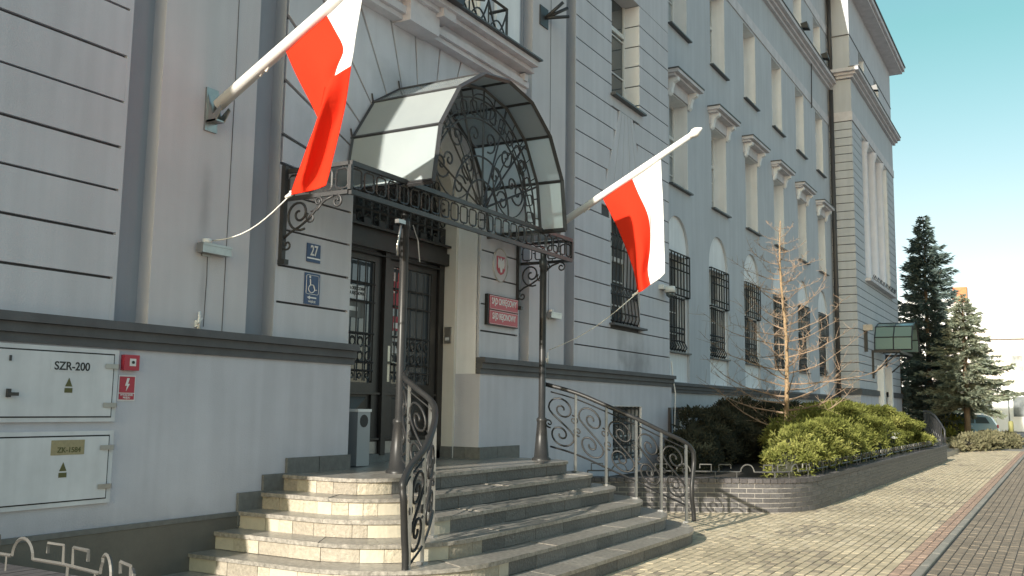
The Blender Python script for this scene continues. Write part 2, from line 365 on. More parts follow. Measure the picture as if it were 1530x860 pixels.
def wear(q):
    x, y = q[0], q[2]
    w = math.sin(x*1.7+y*2.3)+math.sin(x*.6-y*3.1+1)+1.2*math.exp(-((x-10.8)**2/2+(y+3.7)**2/.25))
    return w > 1.15 and random.random() < .4 or random.random() < .03
st = {'p': MB(), 'l': MB(), 'r': MB(), 'd': MB()}
for i, (d, q, vis) in enumerate(rated):
    kind = 'r' if q[4] == 'r' else ('d' if wear(q) else 'p'); dz = random.uniform(-.002, .0015)
    if i >= 300 and kind == 'p' and random.random() < .22: kind = 'l'
    if i < 300 and vis:
        MB().cham(q[0], q[1], q[2], q[3], -.03, dz, .005).build('paver', {'p': 'paver', 'r': 'paver_red', 'd': 'paver_dark'}[kind], pave)
    else: st[kind].cham(q[0], q[1], q[2], q[3], -.03, dz, .005)
st['l'].build('light_paver_field', 'paver_light', pave)['kind'] = 'stuff'
for k, n in (('p', 'paver_field'), ('d', 'worn_paver_field'), ('r', 'red_paver_field')):
    st[k].build(n, {'p': 'paver', 'r': 'paver_red', 'd': 'paver_dark'}[k], pave)['kind'] = 'stuff'
kb = bpy.data.objects.new('kerb', None); COL.objects.link(kb); struct(kb); kb.location = (20, -5.29, 0)
x = 3.0
while x < 90: MB().cham(x, x+.99, -5.335, -5.245, -.06, .006, .008).build('kerb_stone', 'kerb', kb); x += 1.0
m = MB()
for j in range(14):
    x = 6+(.1 if j % 2 else 0); y1 = -5.45-j*.104
    while x < 40: m.cham(x, x+.193, y1, y1+.096, -.06, -.022+random.uniform(-.003, .002), .006); x += .2
o = m.build('road_pavers', 'paver_road', center=False); struct(o)

# ------------------------------------------------------------------ the courthouse
CH = thing('courthouse', 'long grey court building with grooved plaster facade, arched doorway and rows of tall windows', 'building', (20, 1, 0))
def part(mb, name, mt, parent=None): return mb.build(name, mt, parent or CH)
ZC = [2.215, 2.57, 2.93, 3.29, 3.65, 4.03, 4.42, 4.83, 5.25, 5.66, 6.05, 6.44, 6.83, 7.22, 7.60, 7.99, 8.38, 8.78, 9.18]
GY = .035; GAP = .011
def courses(x0, x1, zs, y=0., mt='stucco', mar0=.035, mar1=.035):
    """rusticated courses between recessed joints; each course one piece, flush margin strips at the ends"""
    for a, b in zip(zs[:-1], zs[1:]):
        part(MB().box(x0+mar0, x1-mar1, y+random.uniform(0, .0025), y+GY+.01, a+GAP+random.uniform(-.003, .003), b-GAP+random.uniform(-.003, .003)), 'course', mt)
    if mar0 > 0: part(MB().box(x0, x0+mar0-.0005, y+.0005, y+GY+.01, zs[0], zs[-1]), 'margin', mt)
    if mar1 > 0: part(MB().box(x1-mar1+.0005, x1, y+.0005, y+GY+.01, zs[0], zs[-1]), 'margin', mt)
def slab_wall(x0, x1, z0, z1, y0, y1, mt, holes=(), name='wall'):
    """wall band with rectangular or round-headed holes (xl, xr, zb, zt, arched)"""
    m = MB(); x = x0
    for (a, b, zb, zt, arch) in sorted(holes):
        if a > x: m.box(x, a, y0, y1, z0, z1)
        if zb > z0: m.box(a, b, y0, y1, z0, zb)
        if arch:
            r = (b-a)/2; c = (a+b)/2; zs = zt-r
            pts = [(a, z1), (a, zs)]+[(c-r*math.cos(PI*i/20), zs+r*math.sin(PI*i/20)) for i in range(1, 20)]+[(b, zs), (b, z1)]
            m.prism_y(pts, y0, y1)
        elif zt < z1: m.box(a, b, y0, y1, zt, z1)
        x = b
    if x < x1: m.box(x, x1, y0, y1, z0, z1)
    return part(m, name, mt)
TH = .9
# plinth band
slab_wall(.8, 8.03, 0, 2.0, -.03, .86, 'stucco_low')
slab_wall(10.66, 17.78, 0, 2.0, -.03, .86, 'stucco_low', [(14.95, 16.25, .7, 1.62, False)])
part(MB().box(.8, 6.47, -.055, -.032, 0, .56), 'stone_base', 'plinth')
part(MB().box(.8, 6.47, -.062, -.032, .562, .60), 'stone_base_cap', 'skirt')
def ledge(x0, x1, y=0., z=2.0, mt='ledge', endcap=0):
    for n, (dz0, dz1, p) in enumerate(((0, .068, .055), (.07, .145, .085), (.147, .214, .125))):
        part(MB().box(x0-(p-.05)*endcap, x1+p*abs(endcap)*.5, y-p, y+.02, z+dz0, z+dz1), 'ledge', mt)
ledge(.8, 8.06); ledge(10.63, 17.80, endcap=0)
# backing (the joint colour) of the grooved parts
slab_wall(.8, 5.06, 2.001, 18.3, GY, TH, 'joint', [])
slab_wall(5.06, 6.87, 2.001, 18.3, .15, TH, 'stucco_strip_shaded', [])
slab_wall(11.73, 13.50, 2.001, 18.3, .15, TH, 'stucco_strip_shaded', [])
courses(.8, 5.07, ZC)
part(MB().box(5.40, 6.51, 0.0, .18, 2.2, 17), 'pilaster', 'stucco_warm')
for xa in (6.8665, 13.4965): part(MB().box(xa, xa+.003, .0008, .15, 2.216, 17), 'return_face', 'stucco_strip_shaded')
for xa in (5.0705, 11.7305): part(MB().box(xa, xa+.003, .0008, .15, 2.216, 17), 'return_face', 'stucco_strip_shaded')
part(MB().box(12.03, 13.15, 0.0, .18, 2.2, 17), 'pilaster', 'stucco_warm')
# doorway bay: backing with the arched opening
ACX, ACZ, ARR = 9.34, 3.93, 1.33
slab_wall(6.87, 11.73, 2.001, 6.2, GY, .35, 'joint', [(ACX-ARR-.02, ACX+ARR+.02, 2.001, ACZ+ARR+.02, True)])
slab_wall(6.87, 11.73, 6.2, 18.3, GY, .9, 'stucco', [(8.3, 10.5, 6.55, 9.6, False)])
for s in (-1, 1):
    xa, xb = (6.87, ACX-ARR) if s < 0 else (ACX+ARR, 11.73)
    courses(xa, xb, ZC[:5]+[3.93], mar0=.03, mar1=.03)
# radial panels round the arch
angs = [-85, -72.5, -59.5, -46.5, -33.5, -20.5, -7.5, 7.5, 20.5, 33.5, 46.5, 59.5, 72.5, 85]
BX0, BX1, BZ = 6.90, 11.70, 6.17
def ray_box(a):
    dx, dz = math.sin(a), math.cos(a); t = 1e9
    if dx > 1e-6: t = min(t, (BX1-ACX)/dx)
    if dx < -1e-6: t = min(t, (BX0-ACX)/dx)
    if dz > 1e-6: t = min(t, (BZ-ACZ-.1)/dz)
    return (ACX+dx*t, ACZ+.1+dz*t)
for a, b in zip([-92]+angs, angs+[92]):
    g = .45; a1, b1 = R_(a+g), R_(b-g); pts = []
    n = 5
    inner = []
    for i in range(n+1):
        t = a1+(b1-a1)*i/n; inner.append((ACX+math.sin(t)*(ARR+.002), ACZ+math.cos(t)*(ARR+.002)))
    o1, o2 = ray_box(a1), ray_box(b1); outer = [o2]
    ca = math.atan2(BX1-ACX, BZ-ACZ-.1)
    for c in (-ca, ca):
        if a1 < c < b1: outer.append((ACX+(BX1-ACX)*(1 if c > 0 else -1)*1.0 if c > 0 else BX0, BZ))
    outer.append(o1)
    part(MB().prism_y([(x, z) for x, z in (inner+outer)], 0, GY+.01), 'voussoir', 'stucco')
# reveal of the doorway (jambs and arch soffit) in two steps
def arch_band(r0, r1, y0, y1, zb, mt, name='arch_reveal'):
    def P(r): return [(ACX-r, zb)]+[(ACX-r*math.cos(PI*i/28), ACZ+r*math.sin(PI*i/28)) for i in range(29)]+[(ACX+r, zb)]
    a, b = P(r1), P(r0); m = MB(); n = len(a)
    vs = [(x, y0, z) for x, z in a]+[(x, y0, z) for x, z in b]+[(x, y1, z) for x, z in a]+[(x, y1, z) for x, z in b]
    fs = []
    for i in range(n-1):
        fs += [(i, n+i, n+i+1, i+1), (n+i, 3*n+i, 3*n+i+1, n+i+1), (2*n+i, 2*n+i+1, 3*n+i+1, 3*n+i)]
    m.add(vs, fs); return part(m, name, mt)
arch_band(ARR, ARR+.25, .0355, .35, .9, 'stucco_pale')
arch_band(ARR-.05, ARR+.25, .352, .74, .9, 'stucco_cream')
part(MB().box(7.2, 8.005, .3, .9, .9, 6), 'wall', 'stucco'); part(MB().box(10.675, 11.6, .36, .9, .9, 6), 'wall', 'stucco')
# door: two leaves, transom bar, ornate transom grille
YD = .56
fr = MB()
fr.box(ACX-1.28, ACX-1.16, YD-.03, YD+.12, .9, 3.95); fr.box(ACX+1.16, ACX+1.28, YD-.03, YD+.12, .9, 3.95)
fr.box(ACX-1.3, ACX+1.3, YD-.10, YD+.12, 3.44, 3.60); fr.box(ACX-1.3, ACX+1.3, YD-.06, YD+.1, 3.60, 3.68); fr.box(ACX-1.3, ACX+1.3, YD-.13, YD+.1, 3.68, 3.71)
fr.box(ACX-.045, ACX+.045, YD-.05, YD+.1, .98, 3.44)
DF = part(fr, 'door_frame', 'door')
part(MB().box(ACX-1.3, ACX+1.3, YD+.10, YD+.14, 3.5, 5.4), 'transom_panel', 'door', DF)
tg = MB()
for i in range(15):
    xx = ACX-1.12+i*.16; zt = ACZ+math.sqrt(max(.02, 1.25**2-(xx-ACX)**2))
    tg.bar((xx, YD-.02, 3.71), (xx, YD-.02, zt), .022)
    for z in (3.8, 4.02, 4.24, 4.5, 4.8):
        if z < zt-.1: tg.tube([(xx+.08+.055*math.cos(t*PI/5), YD-.03, z+.055*math.sin(t*PI/5)) for t in range(11)], .011, 4)
for z in (3.74, 3.92, 4.38): tg.bar((ACX-1.2, YD-.02, z), (ACX+1.2, YD-.02, z), .03)
for i in range(8): tg.box(ACX-1.1+i*.29, ACX-.96+i*.29, YD-.07, YD, 3.72, 3.80)
part(tg, 'transom_grille', 'iron', DF)
for s in (-1, 1):
    c = ACX+s*.6; x0, x1 = c-.54, c+.54
    m = MB()      # leaf: stiles, rails, lower raised panel
    m.box(x0, x0+.13, YD, YD+.07, 1.0, 3.43); m.box(x1-.13, x1, YD, YD+.07, 1.0, 3.43)
    m.box(x0+.13, x1-.13, YD, YD+.07, 3.30, 3.43); m.box(x0+.13, x1-.13, YD, YD+.07, 1.72, 1.84); m.box(x0+.13, x1-.13, YD, YD+.07, 1.0, 1.16)
    m.box(x0+.13, x1-.13, YD+.03, YD+.05, 1.16, 1.72)
    px0, px1, pz0, pz1 = x0+.19, x1-.19, 1.21, 1.67; cx, cz = (px0+px1)/2, (pz0+pz1)/2
    m.add([(px0, YD+.03, pz0), (px1, YD+.03, pz0), (px1, YD+.03, pz1), (px0, YD+.03, pz1), (cx, YD-.035, cz-.02), (cx, YD-.035, cz+.02)],
          [(0, 1, 4), (1, 2, 5, 4), (2, 3, 5), (3, 0, 4, 5)])
    m.box(x0, x1, YD-.035, YD, 1.16, 1.185); m.box(x0, x1, YD-.03, YD, 1.70, 1.725)
    D = part(m, 'door', 'door')
    part(MB().box(x0, x1, YD-.008, YD-.001, 1.0, 1.14), 'kick_plate', 'steel', D)
    part(MB().box(x0+.13, x1-.13, YD+.04, YD+.05, 1.84, 3.30), 'glass', 'doorglass', D)
    g = MB()
    for i in range(6):
        xx = x0+.17+i*(x1-x0-.34)/5; g.bar((xx, YD-.005, 1.86), (xx, YD-.005, 3.28), .016)
    for z in (1.98, 2.08, 2.42, 2.80, 3.02): g.bar((x0+.13, YD-.008, z), (x1-.13, YD-.008, z), .018)
    for i in range(5):
        xx = x0+.25+i*(x1-x0-.5)/4
        for z in (2.15, 2.32): g.tube([(xx+.05*math.cos(t*PI/5), YD-.02, z+.055*math.sin(t*PI/5)) for t in range(11)], .011, 4)
        g.tube([(xx+.03*math.cos(t*PI/4), YD-.02, 1.92+.03*math.sin(t*PI/4)) for t in range(9)], .010, 4)
    part(g, 'grille', 'iron', D)
    if s > 0:
        h = MB().box(x0+.03, x0+.08, YD-.012, YD, 1.86, 2.30).tube([(x0+.055, YD-.012, 2.1), (x0+.055, YD-.07, 2.1), (x0+.20, YD-.075, 2.08)], .011, 6)
        part(h, 'handle', 'brass', D)
    # opening notice strips inside the glass
    if s > 0:
        q = MB().box(x0+.17, x0+.29, YD+.026, YD+.034, 3.0, 3.12).box(x0+.17, x0+.29, YD+.026, YD+.034, 2.78, 2.97).box(x0+.17, x0+.29, YD+.026, YD+.034, 2.50, 2.68)
        part(q, 'red_notice', 'signred', D)
        q = MB().box(x0+.18, x0+.28, YD+.024, YD+.025, 2.53, 2.60).box(x0+.17, x0+.29, YD+.026, YD+.034, 2.36, 2.44).box(x0+.17, x0+.29, YD+.026, YD+.034, 2.22, 2.31)
        part(q, 'notice', 'signwhite', D)
    else:
        part(MB().box(x0+.1, x0+.78, YD+.022, YD+.03, 2.60, 2.80), 'direction_board', 'greysign', D)
        part(MB().box(x0+.2, x0+.82, YD+.022, YD+.03, 2.815, 2.98), 'notice', 'stucco_pale', D)
        text('lettering', 'PROKURATURA OKRĘGOWA\nPROKURATURA REJONOWA', .056, 'black', D, (x0+.51, YD+.020, 2.915), sx=.74)
        part(MB().prism_y([(x0+.32, 2.70), (x0+.45, 2.65), (x0+.45, 2.675), (x0+.66, 2.675), (x0+.66, 2.725), (x0+.45, 2.725), (x0+.45, 2.75)], YD+.016, YD+.021), 'arrow', 'signwhite', D)
part(MB().box(ACX-1.3, ACX+1.3, YD-.03, YD+.2, .9, .995), 'threshold', 'skirt')
part(MB().box(ACX-1.0, ACX+1.15, YD-.06, YD-.045, 3.375, 3.395), 'door_closer_rail', 'iron_grey')

for xa, za in ((6.22, 2.22), (6.0, 3.1), (12.62, 2.9)): part(MB().tube([(xa, -.003, za), (xa+.008, -.003, 4.6), (xa-.004, -.003, 7), (xa, -.003, 9)] if xa != 6.0 else [(xa, -.003, 2.25), (xa+.01, -.003, 2.7), (xa, -.003, 3.0)], .0045, 4), 'thin_cable', 'ledge')
# cornice and balcony shelf above the doorway
for (x0, x1, z0, z1, p, n) in ((6.9, 11.62, 6.05, 6.11, .14, 'cornice'), (6.9, 11.60, 6.112, 6.20, .19, 'cornice'), (6.9, 11.55, 6.202, 6.30, .13, 'frieze'),
                               (6.88, 11.56, 6.302, 6.36, .30, 'cornice'), (6.86, 11.50, 6.362, 6.44, .40, 'cornice')):
    part(MB().box(x0, x1, -p, .02, z0, z1), n, 'cornice')
part(MB().box(6.84, 11.52, -.46, .02, 6.442, 6.465), 'cornice_flashing', 'roofmetal')
part(MB().box(8.62, 9.22, -.25, .0, 6.03, 6.30), 'bracket_block', 'cornice')
part(MB().box(9.15, 9.42, -.36, .0, 6.25, 6.44), 'bracket_block', 'cornice')
part(MB().box(11.42, 11.52, -.22, 0, 6.18, 6.28), 'bracket_block', 'cornice')
BR = part(MB().bar((7.9, -.3, 6.95), (10.75, -.3, 6.95), .035).bar((10.75, -.3, 6.95), (10.75, .02, 6.95), .035).bar((10.75, -.3, 6.46), (10.75, -.3, 6.95), .03).bar((7.9, -.3, 6.46), (7.9, -.3, 6.95), .03).bar((7.9, -.3, 6.5), (10.75, -.3, 6.5), .025), 'balcony_railing', 'iron')
m = MB()
for i in range(6):
    x0 = 7.9+i*.475
    m.tube([(x0+.475*t/10, -.3, 6.9-.34*math.sin(PI*t/10)) for t in range(11)], .014, 5)
    m.tube([(x0+.475*t/10, -.3, 6.5+.2*math.sin(PI*t/10)) for t in range(11)], .012, 5); m.bar((x0, -.3, 6.5), (x0, -.3, 6.95), .018)
part(m, 'baluster_scrolls', 'iron', BR)
def window(xl, xr, z0, z1, y, depth, lights=2, transoms=(.62,), mt='pane', reveal='stucco_pale', sill=True, sillmt='roofmetal', arch=False, name='window', fr_w=.06):
    """frame part with pane, sill and reveal sub-parts; y = wall face, depth = how far back the frame sits"""
    yf = y+depth; m = MB()
    m.box(xl, xl+fr_w, yf, yf+.06, z0, z1); m.box(xr-fr_w, xr, yf, yf+.06, z0, z1)
    m.box(xl+fr_w, xr-fr_w, yf, yf+.06, z0, z0+fr_w); m.box(xl+fr_w, xr-fr_w, yf, yf+.06, z1-fr_w, z1)
    for i in range(1, lights):
        xx = xl+(xr-xl)*i/lights; m.box(xx-.035, xx+.035, yf-.012, yf+.055, z0+fr_w, z1-fr_w)
    for t in transoms:
        zz = z0+(z1-z0)*t; m.box(xl+fr_w, xr-fr_w, yf-.02, yf+.057, zz-.04, zz+.04)
    for i in range(lights):
        a = xl+(xr-xl)*i/lights; b = xl+(xr-xl)*(i+1)/lights
        for zz in (.2, .42): m.box(a+.05, b-.05, yf+.005, yf+.05, z0+(z1-z0)*zz-.012, z0+(z1-z0)*zz+.012)
    w = part(m, name, 'white')
    part(MB().box(xl+.02, xr-.02, yf+.03, yf+.04, z0+.02, z1-.02), 'pane', mt, w)
    if reveal:
        part(MB().box(xr-.012, xr+.002, y+.004, yf+.06, z0, z1-.012).box(xl-.002, xl+.012, y+.004, yf+.06, z0, z1-.012).box(xl, xr, y+.004, yf+.06, z1-.012, z1+.002), 'reveal', reveal, w)
    if sill: part(MB().box(xl-.05, xr+.12, y-.10, yf+.05, z0-.035, z0), 'sill', sillmt, w)
    return w
window(8.3, 10.5, 6.55, 9.6, GY, .28, lights=3)
part(MB().box(8.1, 8.3, -.03, .03, 6.47, 9.8).box(10.5, 10.75, -.03, .03, 6.47, 9.8), 'window_surround', 'stucco_pale')
part(MB().box(10.95, 11.6, -.02, .03, 6.47, 16), 'pilaster', 'stucco_pale')

# right corner pavilion of the middle block
PX0, PX1 = 13.50, 17.77
slab_wall(PX0, PX1, 2.001, 5.4, GY, TH, 'joint', [(14.92, 16.25, 3.02, 5.0, False)])
slab_wall(PX0, PX1, 5.4, 18.3, GY, TH, 'joint', [(14.95, 16.25, 7.07, 10.4, False)])
part(MB().box(PX1-.002, PX1+.0, 0, TH, 2.0, 18.3), 'return_wall', 'stucco')
def interrupted(z0, z1):
    """gaps in the courses left for the openings and the keystone fan"""
    zc = (z0+z1)/2
    if 3.02 < zc < 5.0: return (14.92, 16.25)
    if 5.0 <= zc < 6.9:
        t = (zc-5.0)/1.9; return (14.52+.8*t, 16.68-.8*t)
    if zc > 7.0 and zc < 10.4: return (14.95, 16.25)
    return None
for a, b in zip(ZC[:-1], ZC[1:]):
    h = interrupted(a, b)
    for x0, x1 in ([(PX0, PX1)] if not h else [(PX0, h[0]), (h[1], PX1)]):
        ma = .02 if x0 == PX0 else 0.001; mb = .0 if x1 == PX1 else .001
        part(MB().box(x0+ma, x1-mb, 0, GY+.01, a+GAP, b-GAP), 'course', 'stucco')
part(MB().box(PX0, PX0+.0195, .0005, GY+.01, ZC[0], ZC[-1]), 'margin', 'stucco')
part(MB().box(PX0, PX1, 0, .5, ZC[-1], 18.2), 'wall_upper', 'stucco')
# keystone fan over the lower window
fan = [(-1.08, -.68), (-.68, -.24), (-.24, .24), (.24, .68), (.68, 1.08)]
for a, b in fan:
    cx = 15.6; k = .28
    part(MB().prism_y([(cx+a+.008, 5.02), (cx+b-.008, 5.02), (cx+b*k-.006, 6.85), (cx+a*k+.006, 6.85)], -.004, GY+.01), 'keystone', 'stucco')
part(MB().box(14.952, 16.248, .0, GY+.01, 6.86, 7.055), 'apron', 'stucco')
w = window(14.92, 16.25, 3.02, 5.0, 0.0, .30, reveal='stucco', sill=True, sillmt='ledge')
def grille(parent, xl, xr, z0, z1, y, n=8, belly=True):
    g = MB()
    for i in range(n+1):
        xx = xl+(xr-xl)*i/n
        if belly: g.tube([(xx, y, z1), (xx, y, z0+(z1-z0)*.82), (xx, y-.07, z0+(z1-z0)*.76), (xx, y-.02, z0+(z1-z0)*.70), (xx, y, z0+(z1-z0)*.3), (xx, y-.05, z0+.12), (xx, y, z0)], .013, 5)
        else: g.bar((xx, y, z0), (xx, y, z1), .022)
    for t in (.02, .1, .26, .34, .68, .8, .97): g.bar((xl, y, z0+(z1-z0)*t), (xr, y, z0+(z1-z0)*t), .024)
    for i in range(n):
        xx = xl+(xr-xl)*(i+.5)/n
        g.tube([(xx+.045*math.cos(a*PI/4), y-.01, z0+(z1-z0)*.30+.05*math.sin(a*PI/4)) for a in range(9)], .010, 4)
    return part(g, 'grille', 'iron', parent)
grille(w, 14.95, 16.22, 3.04, 4.98, .05)
window(14.95, 16.25, 7.07, 10.4, 0, .30, lights=1, transoms=(.45,), reveal=None)
for a, b in zip(ZC[12:-1], ZC[13:]):      # grooved reveal
    part(MB().box(16.235, 16.255, .005, .30, max(a, 7.07)+GAP, b-GAP), 'reveal_course', 'stucco_pale')
w = window(14.95, 16.25, .7, 1.62, -.03, .22, lights=1, transoms=(), reveal='stucco_pale', sill=False)
grille(w, 14.98, 16.22, .7, 1.6, .02, 7, False)

# recessed wing
RY = .87; WX = [21.42, 24.48, 27.53, 30.65, 33.8, 36.93]; TX0 = 38.2
bw = [(x-1.2, x, .75, 1.62, False) for x in WX]
slab_wall(17.6, TX0, 0, 1.96, RY-.02, RY+.5, 'stucco_recess', bw)
ledge(17.75, TX0+.02, RY-.02, 1.94)
niche = [(x-1.55, x, 2.18, 5.98, True) for x in WX]
slab_wall(17.6, TX0, 1.97, 6.3, RY, RY+.06, 'stucco_recess', niche)
slab_wall(17.6, TX0, 1.97, 6.3, RY+.06, RY+.4, 'stucco_pale', [(x-1.36, x-.06, 2.86, 5.1, False) for x in WX])
slab_wall(17.6, TX0, 6.3, 9.6, RY, RY+.4, 'stucco_recess', [(x-1.25, x, 6.67, 8.82, False) for x in WX])
slab_wall(17.6, TX0, 9.6, 14.25, RY, RY+.4, 'stucco_recess', [(x-1.25, x, 10.46, 12.74, False) for x in WX])
slab_wall(17.6, TX0, 14.25, 18.3, RY, RY+.4, 'stucco_recess', [(x-1.25, x, 14.75, 16.45, False) for x in WX])
part(MB().box(17.7, TX0, RY+.42, RY+.6, 0, 18.2), 'inner_wall', 'dark')
for x in WX:
    w = window(x-1.36, x-.06, 2.86, 5.1, RY+.06, .20, reveal='stucco_pale', sillmt='roofmetal')
    g = MB()
    for i in range(8):
        xx = x-1.5+i*1.42/7; g.bar((xx, RY-.05, 4.14), (xx, RY-.05, 5.1), .022)
        xx = x-1.33+i*1.22/7; g.tube([(xx, RY+.08, 4.14), (xx, RY+.08, 3.1), (xx, RY+.02, 2.98), (xx, RY+.08, 2.88)], .014, 4)
    for z in (4.14, 4.3, 4.72, 4.9, 5.1): g.bar((x-1.5, RY-.05, z), (x-.08, RY-.05, z), .026)
    for z in (4.14, 5.1): 
        g.bar((x-1.5, RY-.05, z), (x-1.5, RY+.06, z), .026); g.bar((x-.08, RY-.05, z), (x-.08, RY+.06, z), .026)
    for z in (4.1, 3.42, 3.3, 3.12, 2.92): g.bar((x-1.33, RY+.08, z), (x-.1, RY+.08, z), .026)
    part(g, 'grille', 'iron_grey', w)
    window(x-1.25, x, 6.67, 8.82, RY, .34, mt='panewhite')
    # hood on two consoles
    cxm = x-.62
    h = MB().box(cxm-.78, cxm+.78, RY-.04, RY+.02, 8.83, 9.10).box(cxm-.86, cxm+.86, RY-.22, RY+.02, 9.10, 9.16).box(cxm-.90, cxm+.90, RY-.32, RY+.02, 9.161, 9.24)
    H = part(h, 'hood', 'cornice')
    part(MB().box(cxm-.92, cxm+.92, RY-.34, RY+.02, 9.241, 9.27), 'flashing', 'roofmetal', H)
    for s in (-1, 1):
        cc = cxm+s*.66
        part(MB().prism_x([(RY-.01, 8.72), (RY-.04, 8.70), (RY-.09, 8.76), (RY-.10, 8.86), (RY-.14, 8.98), (RY-.24, 9.03), (RY-.25, 9.10), (RY-.01, 9.10)], cc-.07, cc+.07), 'bracket', 'stucco_pale', H)
    window(x-1.25, x, 10.46, 12.74, RY, .34, mt='panewhite')
    window(x-1.25, x, 14.75, 16.45, RY, .34, mt='panewhite', sill=False)
    w = window(x-1.2, x, .75, 1.62, RY-.02, .22, lights=1, transoms=(), reveal='stucco_recess', sill=False)
def cornice(x0, x1, y, z, left=False, mt='cornice', p=1.0, h=.34):
    xa = x0-(.34*p if left else 0)
    for dz0, dz1, q in ((0, .3, .10), (.302, .6, .20), (.602, 1, .32)):
        part(MB().box(x0-(q*p if left else 0), x1, y-q*p, y+.02, z+h*dz0, z+h*dz1), 'cornice', mt)
    part(MB().box(x0-(.34*p if left else 0), x1, y-.35*p, y+.02, z+h+.002, z+h+.03), 'cornice_flashing', 'roofmetal')
part(MB().box(17.7, TX0, RY-.03, RY+.01, 12.78, 13.10), 'string_course', 'cornice')
cornice(17.7, TX0-.01, RY, 14.28)
part(MB().box(17.7, TX0, RY-.03, RY+.01, 16.50, 16.85), 'string_course', 'cornice')
# roof eaves of the wing (its edge throws the shade on the tower's flank)
part(MB().box(17.7, TX0, RY-.5, RY+9, 18.3, 18.45), 'eaves', 'cornice')
part(MB().add([(17.7, RY-.5, 18.45), (TX0, RY-.5, 18.45), (TX0, RY+6, 21.5), (17.7, RY+6, 21.5), (17.7, RY+12, 18.45), (TX0, RY+12, 18.45)], [(0, 1, 2, 3), (3, 2, 5, 4)]), 'roof', 'roofmetal')
part(MB().tube([(TX0-.16, RY-.14, .6), (TX0-.16, RY-.14, 14.2)], .085, 8).tube([(TX0-.16, RY-.14, 14.6), (TX0-.16, RY-.14, 18.3)], .085, 8), 'downpipe', 'pipe')
part(MB().tube([(17.86, .78, 2.2), (17.86, .78, .1)], .04, 6).tube([(17.82, -.02, 2.5), (17.82, -.04, 2.2), (17.80, -.1, 1.9), (17.80, -.05, .1)], .012, 4), 'cable_pipe', 'white')
part(MB().tube([(34.9, RY-.08, 14.3), (34.9, RY-.05, 12.6)], .02, 4), 'cable', 'pipe')

# tower at the far end
TX1 = 49.0; B0, B1 = 40.3, 46.9
slab_wall(TX0+.03, TX1, 0, 6.9, GY, 1.0, 'joint', [(42.6, 44.6, .6, 3.4, False)])
slab_wall(TX0+.03, TX1, 6.9, 13, GY, 1.0, 'joint', [(B0, B1, 6.92, 12.95, False)])
part(MB().box(TX0-.03, 42.6, -.03, 1.0, 0, 2.2).box(44.6, TX1+.03, -.03, 1.0, 0, 2.2), 'base', 'stucco_low')
part(MB().box(TX0-.09, 42.6, -.09, .9, 2.2, 2.42).box(44.6, TX1+.05, -.09, .9, 2.2, 2.42), 'ledge', 'ledge')
part(MB().box(TX0+.03, TX1-.05, .9, 9, 0, 18.2), 'tower_wall', 'stucco_recess')
zt = [2.43+.3275*i for i in range(33)]
for i, (a, b) in enumerate(zip(zt[:-1], zt[1:])):
    segs = [(TX0, TX1)]
    if b < 3.45: segs = [(TX0, 42.6), (44.6, TX1)]
    if a > 6.8: segs = [(TX0, B0), (B1, TX1)]
    for x0, x1 in segs:
        if x0 == TX0:    # the corner course turns onto the flank: one L-shaped piece
            part(MB().prism_z([(TX0, 0), (x1, 0), (x1, GY+.01), (TX0+.04, GY+.01), (TX0+.04, .92), (TX0, .92)], a+GAP*1.3, b-GAP*1.3), 'course', 'stucco_recess')
        else: part(MB().box(x0, x1, 0, GY+.01, a+GAP*1.3, b-GAP*1.3), 'course', 'stucco_recess')
part(MB().box(TX0-.02, TX1+.02, -.03, .92, 12.93, 13.30), 'string_course', 'cornice')
part(MB().box(TX0, TX1, 0, .92, 13.301, 14.62), 'wall_upper', 'stucco_recess')
cornice(TX0, TX1+.3, 0, 14.64, left=True, p=1.1)
for dz0, dz1, q in ((0, .3, .10), (.302, .6, .20), (.602, 1, .32)):
    part(MB().box(TX0-q*1.1, TX0+.02, .021, .86, 14.64+.34*dz0, 14.64+.34*dz1), 'cornice', 'cornice')
slab_wall(TX0+.05, TX1, 15.02, 18.3, .02, .3, 'stucco', [(40.2, 41.5, 15.1, 16.42, False), (44.0, 45.3, 15.1, 16.42, False)])
part(MB().box(TX0+.03, TX0+.05, .02, .92, 15.02, 18.3), 'flank_wall', 'stucco_recess')
part(MB().box(TX0+.0, TX1+.02, -.0, .92, 16.43, 16.47), 'string_line', 'ledge')
part(MB().box(TX0-.5, TX1+.5, -.52, 9, 18.3, 18.42), 'eaves', 'cornice'); part(MB().box(TX0-.6, TX1+.6, -.62, 9, 18.421, 18.62), 'eaves', 'cornice'); part(MB().box(TX0-.65, TX1+.65, -.67, 9, 18.622, 18.68), 'roof_edge', 'roofmetal')
window(40.2, 41.5, 15.1, 16.42, .02, .2, mt='panewhite', sill=False); window(44.0, 45.3, 15.1, 16.42, .02, .2, mt='panewhite', sill=False)
part(MB().box(B0, B1, .5, .9, 6.92, 12.95), 'bay_wall', 'stucco_pale')
part(MB().box(B0, B0+.05, .03, .5, 6.92, 12.95).box(B1-.05, B1, .03, .5, 6.92, 12.95).box(B0, B1, .03, .5, 12.88, 12.95), 'bay_reveal', 'stucco_pale')
for i, cx in enumerate((41.6, 43.6, 45.6)):
    c = MB()
    prof = [(.27, 6.92), (.27, 7.1), (.22, 7.16), (.215, 9), (.19, 12.5), (.23, 12.55), (.23, 12.62), (.27, 12.66), (.27, 12.88)]
    k = 14; vs = [(cx+r*math.cos(2*PI*j/k), .20+r*math.sin(2*PI*j/k), z) for r, z in prof for j in range(k)]
    fs = [(a*k+j, a*k+(j+1) % k, (a+1)*k+(j+1) % k, (a+1)*k+j) for a in range(len(prof)-1) for j in range(k)]
    c.add(vs, fs, 0, True); part(c, 'column', 'col')
